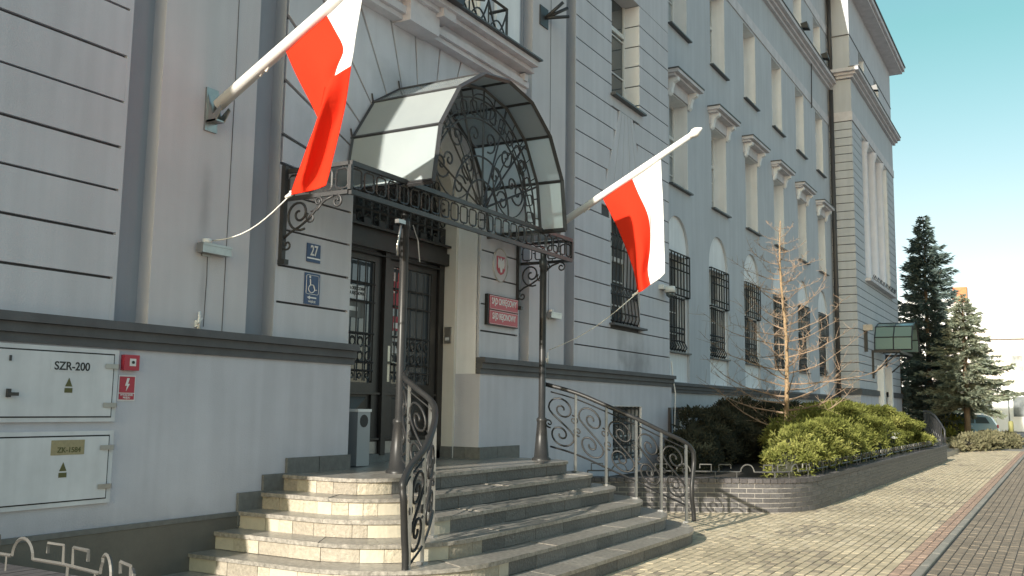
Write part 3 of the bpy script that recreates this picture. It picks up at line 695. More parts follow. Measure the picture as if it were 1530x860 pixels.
for cx in (41.0, 42.6, 44.6, 46.2): window(cx-.4, cx+.4, 7.2, 12.6, .5, -.06, lights=1, transoms=(.5,), reveal=None, sill=False)
part(MB().box(B0-.1, B1+.25, -.22, .5, 6.80, 6.92), 'bay_sill', 'cornice')
window(42.6, 44.6, .6, 3.4, 0, .35, lights=2, transoms=(.75,), mt='pane', sill=False, name='door')
for a in (42.35, 44.6): part(MB().box(a, a+.25, -.25, .1, .3, 3.5), 'door_pier', 'stucco_pale')

# skirting stones along the steps
sk = [(6.47, .61, .765), (6.78, .765, .912), (7.09, .905, 1.055)]
for i, (x, z0, z1) in enumerate(sk):
    x1 = [6.78, 7.09, 8.04][i]
    if i < 2: part(MB().box(x, x1-.004, -.062, -.032, z0-.14, z1), 'skirting_stone', 'skirt')
    else:
        for a, b in ((7.09, 7.55), (7.555, 8.045)): part(MB().box(a, b-.004, -.062, -.032, .85, z1), 'skirting_stone', 'skirt')
for a, b in ((10.64, 11.1), (11.105, 11.70)): part(MB().box(a, b-.004, -.060, -.032, .85, 1.05), 'skirting_stone', 'skirt')
for a, b in ((-.03, .17), (.174, .35)): part(MB().box(10.645, 10.668, a, b, .85, 1.05), 'skirting_stone', 'skirt')
part(MB().box(10.60, 10.622, .352, .56, .85, 1.05), 'skirting_stone', 'skirt')

# left part of the wing beyond the middle block (outside the picture; the sun comes round this corner)
slab_wall(-9.5, .8, 0, 18.3, RY, RY+.5, 'stucco_recess', [])
part(MB().box(.8, 1.0, .0, 9, 0, 18.3), 'flank_wall', 'stucco'); part(MB().box(-9.5, -9.3, RY, 9, 0, 18.3), 'flank_wall', 'stucco')
part(MB().add([(.8, 0, 18.3), (17.7, 0, 18.3), (17.7, 6, 21.5), (.8, 6, 21.5), (.8, 12, 18.3), (17.7, 12, 18.3)], [(0, 1, 2, 3), (3, 2, 5, 4), (0, 3, 4), (1, 5, 2)]), 'roof', 'roofmetal')

# ------------------------------------------------------------------ entrance steps
YF = [1.12, 1.46, 1.78, 2.11, 2.43, 2.75]; XL = [7.05, 6.77, 6.5, 6.22, 5.94, 5.66]; XR = [11.33, 11.5, 11.65, 11.88, 12.05, 12.25]
RL = [.45, .68, .85, 1.0, 1.15, 1.3]; RR = [.40, .6, .8, 1.0, 1.2, 1.4]; SZ = [.9, .75, .6, .45, .3, .15]
def outline(k, off=0., yin=.0):
    xl, xr, yf = XL[k]-off, XR[k]+off, -YF[k]-off; rl, rr = RL[k]+off, RR[k]+off; ryl = min(rl*1.0, YF[k]-.1); ryr = min(rr, YF[k]-.05)
    p = [(xl, yin+(yf+ryl-yin)*i/4) for i in range(4)]
    p += [(xl+rl-rl*math.cos(PI/2*i/12), yf+ryl-ryl*math.sin(PI/2*i/12)) for i in range(12)]
    p += [(xl+rl+(xr-rr-xl-rl)*i/28, yf) for i in range(28)]
    p += [(xr-rr+rr*math.sin(PI/2*i/12), yf+ryr-ryr*math.cos(PI/2*i/12)) for i in range(12)]
    p += [(xr, yf+ryr+(yin-yf-ryr)*i/4) for i in range(5)]
    return p
STP = thing('entrance_steps', 'six stone steps with rounded corners rising to the arched court door', 'steps', (9.3, -1.4, 0))
body = MB()
for k in range(6): body.prism_z(outline(k, -.022, -.034), 0 if k == 5 else SZ[k+1]-.03, SZ[k]-.034)
part(body, 'core', 'core', STP)
for k in range(6):
    # treads: slabs along the ring
    o = outline(k, .022, -.033); inn = outline(k-1, -.06, -.033) if k else None
    cuts = [0, 5, 9, 13, 16]+list(range(20, 45, 4))+[48, 52, 56, len(o)-1]
    for a, b in zip(cuts[:-1], cuts[1:]):
        if k == 0: continue
        poly = o[a:b+1]+inn[a:b+1][::-1]
        c = np.mean(poly, axis=0); poly = [tuple(c+(np.array(q)-c)*.996) for q in poly]
        MB().prism_z(poly, SZ[k]-.034, SZ[k]+random.uniform(-.004, .003)).build('tread_slab', 'slab', STP)
    # risers
    o = outline(k, 0, -.034); z0 = SZ[k]-.15+(.002); z1 = SZ[k]-.035
    P = [np.array(q) for q in o]; S = [0]
    for a, b in zip(P[:-1], P[1:]): S.append(S[-1]+float(np.linalg.norm(b-a)))
    def at(s):
        s = min(max(s, 0), S[-1]-1e-6); i = int(np.searchsorted(S, s, 'right'))-1; t = (s-S[i])/(S[i+1]-S[i]); return P[i]+(P[i+1]-P[i])*t, (P[i+1]-P[i])/(S[i+1]-S[i])
    s = 0
    while s < S[-1]-.03:
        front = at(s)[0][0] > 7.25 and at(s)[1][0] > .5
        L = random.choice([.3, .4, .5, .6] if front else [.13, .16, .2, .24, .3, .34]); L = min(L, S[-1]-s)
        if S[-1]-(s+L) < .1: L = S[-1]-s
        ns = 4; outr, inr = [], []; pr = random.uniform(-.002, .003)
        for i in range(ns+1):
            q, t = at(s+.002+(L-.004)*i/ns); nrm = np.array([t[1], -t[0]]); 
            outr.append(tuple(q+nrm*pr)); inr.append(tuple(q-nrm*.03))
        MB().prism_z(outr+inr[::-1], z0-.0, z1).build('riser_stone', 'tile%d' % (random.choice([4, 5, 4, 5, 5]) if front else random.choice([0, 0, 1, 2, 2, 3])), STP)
        s += L
# landing slabs
lo = outline(0, .022, -.033)
nose = lo; inn = [(min(max(x, 7.45), 10.95), max(y, -.75)) for x, y in nose]
cuts = [0, 5, 9, 13, 16]+list(range(20, 45, 4))+[48, 52, 56, len(lo)-1]
for a, b in zip(cuts[:-1], cuts[1:]):
    poly = nose[a:b+1]+inn[a:b+1][::-1]; q = []
    for p in poly:
        if not q or (abs(p[0]-q[-1][0])+abs(p[1]-q[-1][1])) > 1e-4: q.append(p)
    c = np.mean(q, axis=0); q = [tuple(c+(np.array(p)-c)*.997) for p in q]
    if len(q) > 2: MB().prism_z(q, SZ[0]-.034, SZ[0]).build('landing_slab', 'slab', STP)
for i in range(7):
    for j in range(2):
        x0 = 7.45+i*.5; y0 = -.748+j*.36; MB().box(x0+.002, x0+.498, y0, y0+.355, .866, .9).build('landing_slab', 'slab', STP)
for i in range(5):
    x0 = 8.02+i*.53; MB().box(x0+.002, x0+.526, -.03, .56, .866, .899).build('landing_slab', 'slab', STP)

# ------------------------------------------------------------------ handrails
def handrail(side, label):
    s = side
    if s > 0:
        path = [(11.22, -.66, 1.89), (11.32, -1.1, 1.77), (11.40, -1.5, 1.61), (11.50, -1.87, 1.45), (11.65, -2.15, 1.30), (11.88, -2.38, 1.16), (12.0, -2.44, 1.06)]
        posts = [(11.32, -1.1, .75), (11.40, -1.5, .6), (11.50, -1.87, .45), (11.65, -2.15, .3), (11.90, -2.38, .15)]
        tail = [(12.03, -2.45, .98), (12.03, -2.45, .88), (11.99, -2.45, .74), (11.95, -2.45, .6), (11.95, -2.45, .45), (12.0, -2.45, .30), (12.02, -2.45, .16)]
    else:
        path = [(7.98, -.80, 1.91), (7.65, -1.02, 1.85), (7.46, -1.30, 1.74), (7.38, -1.53, 1.62), (7.14, -1.74, 1.51), (6.86, -1.90, 1.36), (6.60, -2.00, 1.22), (6.40, -2.02, 1.10), (6.22, -2.08, .99)]
        posts = [(7.55, -1.15, .75), (7.36, -1.50, .6), (7.04, -1.76, .45), (6.62, -1.96, .3), (6.40, -2.0, .15)]
        tail = [(6.20, -2.09, .92), (6.20, -2.10, .84), (6.24, -2.08, .70), (6.28, -2.06, .55), (6.30, -2.06, .38), (6.30, -2.06, .16)]
    HR = thing('stair_handrail', label, 'handrail', posts[2], 'scrolled handrails on both sides of the steps')
    # smooth the path (Catmull-Rom)
    def cr(pts, n=6):
        pts = [Vector(p) for p in pts]; P = [pts[0]*2-pts[1]]+pts+[pts[-1]*2-pts[-2]]; o = []
        for i in range(1, len(P)-2):
            for j in range(n):
                t = j/n; o.append(.5*((2*P[i])+(P[i+1]-P[i-1])*t+(2*P[i-1]-5*P[i]+4*P[i+1]-P[i+2])*t*t+(-P[i-1]+3*P[i]-3*P[i+1]+P[i+2])*t**3))
        o.append(pts[-1]); return o
    full = cr(path+tail)
    part(MB().tube(full, .029, 8), 'top_rail', 'iron_grey', HR)
    pp = cr(path, 10); cum = [0]
    for a, b in zip(pp[:-1], pp[1:]): cum.append(cum[-1]+(b-a).length)
    def at(sv):
        sv = min(max(sv, 0), cum[-1]-1e-6); i = max(0, int(np.searchsorted(cum, sv, 'right'))-1); return pp[i].lerp(pp[i+1], (sv-cum[i])/(cum[i+1]-cum[i]))
    def near(p):
        return min(range(len(pp)), key=lambda i: (pp[i].x-p[0])**2+(pp[i].y-p[1])**2)
    ss = []
    for p in posts:
        i = near(p); ss.append(cum[i]); q = pp[i]
        part(MB().bar((q.x, q.y, p[2]), (q.x, q.y, q.z-.015), .030).box(q.x-.035, q.x+.035, q.y-.035, q.y+.035, p[2]-.002, p[2]+.015), 'post', 'steel', HR)
    def surf(sv, v, drop=.92):      # v from 0 (bottom bar) to 1 (just under the rail)
        q = at(sv); return (q.x, q.y, q.z-drop+.13+(drop-.21)*v)
    m = MB()
    n = 30
    m.tube([surf(ss[0]-.35+(cum[-1]-ss[0]+.35)*i/n, 1.0) for i in range(n)], .009, 4); m.tube([surf(ss[0]-.35+(ss[-1]-ss[0]+.35)*i/n, 0) for i in range(n+1)], .012, 4)
    part(m, 'guide_bars', 'iron_grey', HR)
    bays = [(ss[0]-.40, ss[0])]+list(zip(ss[:-1], ss[1:]))
    for a, b in bays:
        w = b-a; m = MB()
        def mp(l): return [surf(a+w*min(max(u, -.2), 1.2), v) for u, v in l]
        k = .80/max(w, .2)        # keeps the scrolls round
        rad = .23
        top = spiral(.52, .73, rad, .03, PI*1.02, 1.55, 30, -1)
        bot = spiral(.50, .27, rad, .03, 0.02, 1.55, 30, -1)
        sc = lambda pts, cu: [(cu+(u-cu)*min(k, 2.0), v) for u, v in pts]
        t2, b2 = sc(top, .52), sc(bot, .5)
        mid = []
        for i in range(1, 8):
            t = i/8; x0, z0 = t2[0]; x1, z1 = b2[0]
            u = x0+(x1-x0)*(3*t*t-2*t**3); v = z0+(z1-z0)*t; mid.append((u, v))
        m.tube(mp(t2[::-1]+mid+b2), .0125, 5)
        m.tube(mp(sc(spiral(.93, .60, .085, .015, PI*.6, 1.3, 14, -1), .93)), .011, 4)
        m.tube(mp(sc(spiral(.08, .42, .085, .015, -PI*.4, 1.3, 14, -1), .08)), .011, 4)
        part(m, 'scroll', 'iron_grey', HR)
    return HR
handrail(1, 'wrought iron handrail with S-scrolls on the right edge of the steps')
handrail(-1, 'wrought iron handrail with S-scrolls on the left edge of the steps, curling down in front')

# ------------------------------------------------------------------ entrance canopy
CN = thing('entrance_canopy', 'wrought iron canopy with a rounded frosted glass roof over the court entrance', 'canopy', (9.34, -.75, .9))
CX0, CX1, CYF, CZ0, CZ1 = 6.95, 11.72, -.83, 3.59, 3.87
f = MB()
for z in (CZ0, CZ1):
    f.box(CX0, CX1, CYF-.018, CYF+.018, z-.024, z+.024)
    for x in (CX0, CX1): f.box(x-.018, x+.018, CYF+.018, 0, z-.0195, z+.0195)
f.box(CX0-.019, CX0+.019, CYF-.019, CYF+.019, CZ0+.02, CZ1-.02); f.box(CX1-.019, CX1+.019, CYF-.019, CYF+.019, CZ0+.02, CZ1-.02)
for x in (ACX-1.5, ACX+1.5): f.box(x-.015, x+.015, CYF+.018, 0, CZ1-.055, CZ1-.022)
part(f, 'frame', 'iron', CN)
# chain of rounded links in the frame
def link_mesh(w=.145, h=.185, r=.035, t=.010):
    m = MB(); pts = []
    for cx, cz, a0 in ((w/2-r, h/2-r, 0), (-w/2+r, h/2-r, 90), (-w/2+r, -h/2+r, 180), (w/2-r, -h/2+r, 270)):
        for i in range(4): a = R_(a0+30*i); pts.append((cx+r*math.cos(a), 0, cz+r*math.sin(a)))
    pts.append(pts[0]); m.tube(pts, t, 4, cap=False)
    m.bar((w/2, 0, 0), (w/2+.035, 0, 0), .012); m.bar((0, 0, h/2), (0, 0, h/2+.045), .012); m.bar((0, 0, -h/2), (0, 0, -h/2-.045), .012)
    return m
LM = None
def put_link(x, y, z, rz=0, ry=0, sc=1):
    global LM
    if LM is None:
        tmp = link_mesh().build('link', 'iron', None, center=False); LM = tmp.data; o = tmp
    else: o = bpy.data.objects.new('link', LM); COL.objects.link(o)
    o.parent = CN; o.rotation_euler = (0, ry, rz); o.scale = (sc, 1, sc); o.location = Vector((x, y, z))-Vector(CN.location); return o
nl = 25
for i in range(nl): put_link(CX0+(CX1-CX0)*(i+.5)/nl, CYF, (CZ0+CZ1)/2)
for x in (CX0, CX1):
    for i in range(4): put_link(x, CYF+.10+i*.2, (CZ0+CZ1)/2, PI/2)
# arch polygon
OFF = [(-1.5, 3.84), (-1.395, 4.47), (-1.05, 4.97), (-.56, 5.27), (0, 5.36), (.56, 5.27), (1.05, 4.97), (1.395, 4.47), (1.5, 3.84)]
m = MB()
for yy, r in ((-.02, .022), (CYF, .022), (-1.17, .027)):
    g_ = .972 if yy == CYF else 1.0
    for a, b in zip(OFF[:-1], OFF[1:]): m.bar((ACX+a[0]*g_, yy, 3.85+(a[1]-3.85)*g_), (ACX+b[0]*g_, yy, 3.85+(b[1]-3.85)*g_), r*1.5)
for a in OFF: m.bar((ACX+a[0], 0, a[1]), (ACX+a[0], -1.18, a[1]), .032)
for s in (-1, 1): m.tube([(ACX+s*1.5, 0, 3.86), (ACX+s*1.5, -1.17, 3.86)], .02, 4)
for a in (OFF[2], OFF[3], OFF[1]): m.tube([(ACX+a[0], -.01, a[1]), (ACX+a[0]-.03, -.01, a[1]+.10)], .012, 4)
part(m, 'roof_ribs', 'iron', CN)
def inset(a, b, g): return (a[0]+(b[0]-a[0])*g, a[1]+(b[1]-a[1])*g)
for a, b in zip(OFF[:-1], OFF[1:]):
    n = Vector((b[1]-a[1], 0, -(b[0]-a[0]))).normalized()*-.003
    a2, b2 = inset(a, b, .012), inset(b, a, .012); th = n*.35
    vs = []
    for off in (n, n+th):
        for (p, yy) in ((a2, -.005), (b2, -.005), (b2, -1.165), (a2, -1.165)): vs.append((ACX+p[0]+off.x, yy, p[1]+off.z))
    part(MB().add(vs, [(0, 1, 2, 3), (7, 6, 5, 4), (0, 4, 5, 1), (1, 5, 6, 2), (2, 6, 7, 3), (3, 7, 4, 0)]), 'glass_panel', 'frost', CN)
part(MB().box(CX0+.03, ACX-1.53, CYF+.03, -.01, CZ1+.022, CZ1+.030), 'glass_panel', 'frost', CN)
part(MB().box(ACX+1.53, CX1-.03, CYF+.03, -.01, CZ1+.022, CZ1+.030), 'glass_panel', 'frost', CN)
# tympanum grille at the front frame
m = MB()
def ring(r, n=40, t=.012, zc=3.87, x=ACX, a0=0, a1=PI): m.tube([(x+r*math.cos(a0+(a1-a0)*i/n), CYF, zc+r*math.sin(a0+(a1-a0)*i/n)) for i in range(n+1)], t, 5)
ring(1.30); ring(1.06); ring(.62, 26); ring(.34, 20)
for a in (22, 45, 68, 90, 112, 135, 158):
    a = R_(a); m.bar((ACX+.05*math.cos(a), CYF, 3.87+.05*math.sin(a)), (ACX+1.42*math.cos(a), CYF, 3.87+1.42*math.sin(a)), .020)
for s in (-1, 1):
    m.tube([(ACX+s*.62+.40*math.cos(2*PI*i/28), CYF-.012, 4.28+.40*math.sin(2*PI*i/28)) for i in range(29)], .009, 5)
    for (u, v, r, tn, a0, sg) in ((.30, 4.32, .17, 1.4, -90, 1), (.55, 4.62, .15, 1.4, 20, -1), (.86, 4.22, .17, 1.4, 200, 1), (.48, 4.05, .14, 1.3, 160, -1), (.95, 4.60, .12, 1.3, -60, -1), (.17, 4.72, .15, 1.3, 250, 1), (.70, 4.30, .10, 1.2, 0, 1)):
        q = spiral(0, 0, r, .02, R_(a0), tn, 20, sg)
        m.tube([(ACX+s*(u+x), CYF+.008, v+z) for x, z in q], .012, 5)
    m.tube([(ACX+s*(.1+.95*t/12), CYF, 3.9+.95*math.sin(t/12*PI*.55)) for t in range(13)], .009, 5)
    m.tube([(ACX+s*(1.28-.9*t/12), CYF, 3.9+1.05*math.sin(t/12*PI*.5)) for t in range(13)], .009, 5)
m.tube([(ACX+.26*math.cos(2*PI*i/20), CYF, 5.20-.10+.14*math.sin(2*PI*i/20)) for i in range(21)], .009, 5)
for i in range(17):
    a = PI*(i+.5)/17; m.bar((ACX+1.30*math.cos(a), CYF, 3.87+1.30*math.sin(a)), (ACX+1.44*math.cos(a), CYF, 3.87+1.44*math.sin(a)), .012)
part(m, 'tympanum_grille', 'iron', CN)
for i in range(17):
    a = PI*(i+.5)/17; put_link(ACX+1.18*math.cos(a), CYF, 3.87+1.18*math.sin(a), 0, PI/2-a, .9)
# posts
for x in (7.95, 11.04):
    y = -.75; m = MB()
    k = 12; prof = [(.125, .90), (.125, .925), (.098, .94), (.062, 1.38), (.070, 1.40), (.070, 1.43), (.046, 1.45), (.046, 3.40), (.056, 3.42), (.056, 3.50), (.042, 3.52), (.042, 3.60)]
    vs = [(x+r*math.cos(2*PI*(j+.5)/k), y+r*math.sin(2*PI*(j+.5)/k), z) for r, z in prof for j in range(k)]
    m.add(vs, [(a*k+j, a*k+(j+1) % k, (a+1)*k+(j+1) % k, (a+1)*k+j) for a in range(len(prof)-1) for j in range(k)], 0, True)
    part(m, 'post', 'iron_grey', CN)
part(MB().box(7.79, 7.93, -.79, -.74, 3.44, 3.48).tube([(7.86, -.77, 3.44), (7.83, -.77, 3.32), (7.80, -.77, 3.2), (7.81, -.77, 3.1)], .014, 5).tube([(8.05, -.78, 3.46), (8.12, -.8, 3.3), (8.16, -.8, 3.08)], .008, 4), 'hook', 'steel', CN)
# wall brackets
for x in (6.92, 11.66):
    m = MB(); m.box(x-.025, x+.025, -.05, -.0, 2.95, 3.92); m.box(x-.03, x+.03, -.09, 0, 2.93, 2.98)
    def mp(l): return [(x, -u, v) for u, v in l]
    m.tube(mp([(.03, 3.18), (.12, 3.24), (.24, 3.29), (.36, 3.36), (.46, 3.46), (.56, 3.53), (.66, 3.56)]), .013, 5)
    m.tube(mp(spiral(.70, 3.50, .065, .02, PI/2, 1.2, 16, -1)), .012, 5)
    m.tube(mp(spiral(.23, 3.42, .17, .025, -PI*.35, 1.6, 30, -1)), .013, 5)
    m.tube(mp(spiral(.38, 3.37, .06, .015, PI*.7, 1.3, 16, 1)), .010, 5)
    m.tube(mp([(.38, 3.43), (.46, 3.44), (.52, 3.50)]), .010, 5)
    m.tube(mp(spiral(.47, 3.52, .05, .015, -PI*.1, 1.2, 14, 1)), .010, 5)
    m.tube(mp(spiral(.09, 3.12, .06, .02, PI*.7, 1.2, 16, 1)), .011, 5)
    part(m, 'bracket', 'iron', CN)

# ------------------------------------------------------------------ flags
def grid_cloth(rows, mats, split, sub=4):
    """bicubic-ish resample of a control grid; split = column share where red turns white"""
    A = np.array(rows)
    def up(A, n):
        k = len(A); P = np.concatenate([[2*A[0]-A[1]], A, [2*A[-1]-A[-2]]]); o = []
        for i in range(1, k):
            for j in range(n):
                t = j/n; o.append(.5*(2*P[i]+(P[i+1]-P[i-1])*t+(2*P[i-1]-5*P[i]+4*P[i+1]-P[i+2])*t*t+(-P[i-1]+3*P[i]-3*P[i+1]+P[i+2])*t**3))
        o.append(A[-1]); return np.array(o)
    B = up(A, sub); B = np.transpose(up(np.transpose(B, (1, 0, 2)), sub), (1, 0, 2))
    r, c = B.shape[:2]; m = MB()
    fs = [(i*c+j, i*c+j+1, (i+1)*c+j+1, (i+1)*c+j) for i in range(r-1) for j in range(c-1)]
    m.add(B.reshape(-1, 3), fs, 0, True)
    m.m = [1 if (q % (c-1)) >= split*(c-1) else 0 for q in range(len(fs))]
    return m
FR = [[(12.6, -0.89, 4.66), (12.6, -1.12, 4.79), (12.6, -1.34, 4.94), (12.6, -1.57, 5.04), (12.6, -1.8, 5.14)], [(12.63, -0.99, 4.45), (12.56, -1.25, 4.55), (12.62, -1.45, 4.66), (12.65, -1.61, 4.73), (12.58, -1.82, 4.81)], [(12.65, -1.1, 4.22), (12.54, -1.39, 4.29), (12.65, -1.57, 4.38), (12.7, -1.64, 4.45), (12.57, -1.84, 4.5)], [(12.64, -1.2, 4.0), (12.54, -1.47, 4.04), (12.7, -1.6, 4.14), (12.74, -1.6, 4.16), (12.57, -1.85, 4.16)], [(12.63, -1.3, 3.76), (12.53, -1.54, 3.77), (12.72, -1.59, 3.85), (12.56, -1.72, 3.83), (12.56, -1.86, 3.84)], [(12.62, -1.39, 3.5), (12.5, -1.53, 3.47), (12.68, -1.57, 3.55), (12.55, -1.77, 3.58), (12.58, -1.86, 3.64)], [(12.6, -1.45, 3.22), (12.5, -1.56, 3.23), (12.65, -1.62, 3.33), (12.56, -1.78, 3.39), (12.6, -1.85, 3.47)]]
FL1 = [[(5.95, -0.89, 4.63), (5.95, -1.1, 4.76), (5.95, -1.32, 4.89), (5.95, -1.53, 5.02), (5.95, -1.74, 5.14)], [(5.98, -0.97, 4.45), (5.93, -1.22, 4.56), (5.97, -1.42, 4.72), (5.95, -1.57, 4.83), (5.95, -1.71, 4.92)], [(5.99, -1.07, 4.28), (5.9, -1.35, 4.36), (5.97, -1.52, 4.54), (5.97, -1.57, 4.59), (5.95, -1.66, 4.63)], [(5.98, -1.18, 4.12), (5.9, -1.38, 4.22), (5.95, -1.48, 4.39), (5.95, -1.55, 4.43), (5.95, -1.64, 4.48)], [(5.95, -1.29, 3.97), (5.89, -1.42, 4.08), (5.92, -1.46, 4.24), (5.92, -1.54, 4.27), (5.95, -1.61, 4.33)]]
FL2 = [[(5.86, -1.43, 4.19), (5.86, -1.49, 4.255), (5.86, -1.56, 4.28), (5.865, -1.62, 4.305), (5.87, -1.69, 4.33)], [(5.93, -1.31, 3.97), (5.83, -1.41, 3.97), (5.91, -1.44, 4.0), (5.98, -1.49, 4.03), (5.97, -1.56, 4.05)], [(5.93, -1.22, 3.77), (5.83, -1.33, 3.74), (5.93, -1.36, 3.78), (5.99, -1.41, 3.81), (5.97, -1.50, 3.80)], [(5.93, -1.14, 3.58), (5.85, -1.26, 3.55), (5.94, -1.28, 3.58), (6.0, -1.33, 3.58), (5.97, -1.44, 3.58)], [(5.93, -1.07, 3.42), (5.87, -1.2, 3.42), (5.95, -1.22, 3.44), (6.0, -1.30, 3.46), (5.97, -1.41, 3.47)], [(5.95, -1.02, 3.34), (5.9, -1.17, 3.33), (5.95, -1.21, 3.35), (5.98, -1.29, 3.37), (5.95, -1.4, 3.38)]]
def flag(x, label, rope_end, tied, cloths, groupname='flags on white poles beside the entrance'):
    F = thing('flag', label, 'flag', (x, -.02, 4.1), groupname)
    a = Vector((x, -.10, 4.255)); d = Vector((0, -1, .535)).normalized()
    def P(t): return a+d*t
    part(MB().tube([P(0), P(2.42)], [.058, .044], 12).tube([P(2.42), P(2.46), P(2.49), P(2.54), P(2.60), P(2.63)], [.044, .048, .066, .066, .03, .008], 10), 'pole', 'pole', F)
    part(MB().box(x-.07, x+.07, -.02, -.002, 4.02, 4.42).box(x-.055, x+.055, -.13, -.02, 4.10, 4.115).prism_x([(-.02, 4.10), (-.13, 4.10), (-.20, 4.20), (-.18, 4.23), (-.09, 4.16), (-.02, 4.36)], x-.055, x-.045).prism_x([(-.02, 4.10), (-.13, 4.10), (-.20, 4.20), (-.18, 4.23), (-.09, 4.16), (-.02, 4.36)], x+.045, x+.055).box(x-.04, x+.04, -.022, -.0201, 4.03, 4.06), 'wall_socket', 'steel', F)
    part(MB().tube([P(.55)+Vector((0, .0, -.05)), P(.62)+Vector((0, 0, -.055)), P(.75)+Vector((0, 0, -.045)), P(.88)+Vector((0, 0, -.035))], .008, 5).tube([P(.56)+Vector((.01, 0, -.07)), P(.60)+Vector((0, 0, -.03)), P(.64)+Vector((0.01, 0, -.075)), P(.68)+Vector((0, 0, -.04))], .012, 5), 'cord_knot', 'rope', F)
    for rows, sp in cloths:
        g = grid_cloth(rows, None, sp); cl = part(g, 'cloth', ['cred', 'cwhite'], F)
        nc = (len(rows[0])-1)*4+1; nr = (len(rows)-1)*4+1; V_ = g.v
        h = MB().tube([V_[i*nc] for i in range(nr)], .0045, 4, 0); h.tube([V_[i*nc+nc-1] for i in range(nr)], .0045, 4, 1 if sp <= 1 else 0)
        if rows is not FL1: h.tube([V_[(nr-1)*nc+j] for j in range(nc//2 if sp <= 1 else nc)], .0045, 4, 0)
        if rows is FR: h.tube([V_[(nr-1)*nc+j] for j in range(nc//2, nc)], .0045, 4, 1)
        part(h, 'hem', ['cred', 'cwhite'], cl)
    t = Vector(tied); e = Vector(rope_end)
    pts = [t.lerp(e, i/10)+Vector((0, 0, -.10*math.sin(PI*i/10))) for i in range(11)]
    part(MB().tube(pts, .006, 5).tube([t+Vector((0, 0, .03)), t, t.lerp(e, .06)], [.012, .020, .014], 6), 'rope', 'rope', F)
    return F
flag(5.95, 'white and red flag above the left of the steps, tied back to the left pilaster', (6.0, -.06, 3.02), FL2[-1][0], [(FL1, .5), (FL2, 2)])
flag(12.6, 'white and red flag right of the glass canopy, white ball on its pole tip', (12.6, -.03, 2.42), FR[-1][0], [(FR, .5)])
for x, lab in ((5.98, 'small grey metal fixture on the left pilaster where the flag rope is tied'), (12.66, 'small grey metal fixture low on the right pilaster behind the canopy post')):
    t = thing('wall_fixture', lab, 'wall fixture', (x, 0, 2.9), 'grey fixtures under the flags')
    part(MB().box(x-.12, x+.22, -.10, -.02, 2.90, 2.985).box(x-.12, x+.22, -.105, -.10, 2.965, 2.987).box(x-.05, x+.05, -.02, -.001, 2.88, 3.0), 'housing', 'steel', t)
    part(MB().tube([(x-.03, -.05, 2.985), (x-.03, -.05, 3.03)], [.045, .04], 10), 'knob', 'white', t)
for x, lab in ((5.92, 'small white cleat at the foot of the left pilaster'), (12.56, 'small white cleat at the foot of the right pilaster')):
    tag(MB().box(x-.02, x+.02, -.03, -.001, 2.24, 2.30).tube([(x, -.035, 2.22), (x, -.035, 2.38)], [.016, .012], 6).tube([(x-.025, -.04, 2.27), (x+.03, -.04, 2.32)], .01, 5).build('rope_cleat', 'white'), lab, 'cleat', 'white cleats on the pilasters')
# three-armed flag holder high on the right pilaster
t = thing('flag_holder', 'black three-armed flag holder high on the right pilaster', 'flag holder', (12.4, 0, 7.3))
part(MB().box(12.24, 12.50, -.02, -.001, 7.35, 7.66), 'back_plate', 'iron', t)
for dx, dz in ((.12, .42), (.40, .36), (.48, .14)):
    part(MB().tube([(12.40, -.02, 7.50), (12.42+dx*.55, -.28, 7.50+dz*.55)], .026, 8), 'arm', 'iron', t)
# floodlight on the shelf
t = thing('floodlight', 'black floodlight standing on the ledge above the doorway', 'floodlight', (9.3, -.4, 6.47))
part(MB().prism_x([(-.52, 6.42), (-.50, 6.60), (-.36, 6.66), (-.30, 6.58), (-.36, 6.44)], 8.95, 9.35), 'lamp_head', 'iron', t)
part(MB().tube([(9.35, -.42, 6.55), (9.5, -.44, 6.60), (9.9, -.46, 6.72)], .02, 6).box(9.4, 9.45, -.4, -.36, 6.47, 6.6), 'arm', 'iron_grey', t)
for i, (x, y, z, lab) in enumerate(((32.9, .62, 14.66, 'small black floodlight on the main cornice, the nearer one left of the downpipe'), (36.2, .62, 14.66, 'small black floodlight on the main cornice, the one closest to the downpipe'), (42.0, -.25, 15.04, 'small black floodlight on the cornice of the end tower'))):
    t = thing('cornice_floodlight', lab, 'floodlight', (x, y, z), 'small floodlights on the cornices')
    part(MB().box(x-.03, x+.03, y-.03, y+.03, z-.03, z+.22), 'bracket', 'iron', t)
    part(MB().prism_x([(y-.22, z+.16), (y-.16, z+.40), (y+.06, z+.36), (y+.02, z+.20)], x-.16, x+.16), 'lamp_head', 'iron', t)
part(MB().box(17.58, 17.66, -.075, -.031, .2, 1.6), 'cable_duct', 'pipe')
SPK = MB()
for i in range(26):
    x = 40.7+i*.24; SPK.bar((x, -.18, 6.92), (x+.06*math.sin(i*2), -.26, 7.10), .02)
part(SPK, 'bird_spikes', 'iron')
t = thing('dome_camera', 'white dome camera on the corner near the tip of the right flag', 'camera', (17.3, 0, 3.7))
part(MB().box(17.2, 17.5, -.10, -.0, 3.86, 3.94).tube([(17.38, -.16, 3.92), (17.38, -.16, 3.80)], [.10, .11], 12), 'mount', 'white', t)
part(MB().tube([(17.38, -.16, 3.80), (17.38, -.16, 3.74), (17.38, -.16, 3.70)], [.085, .075, .03], 12), 'dome', 'pane', t)

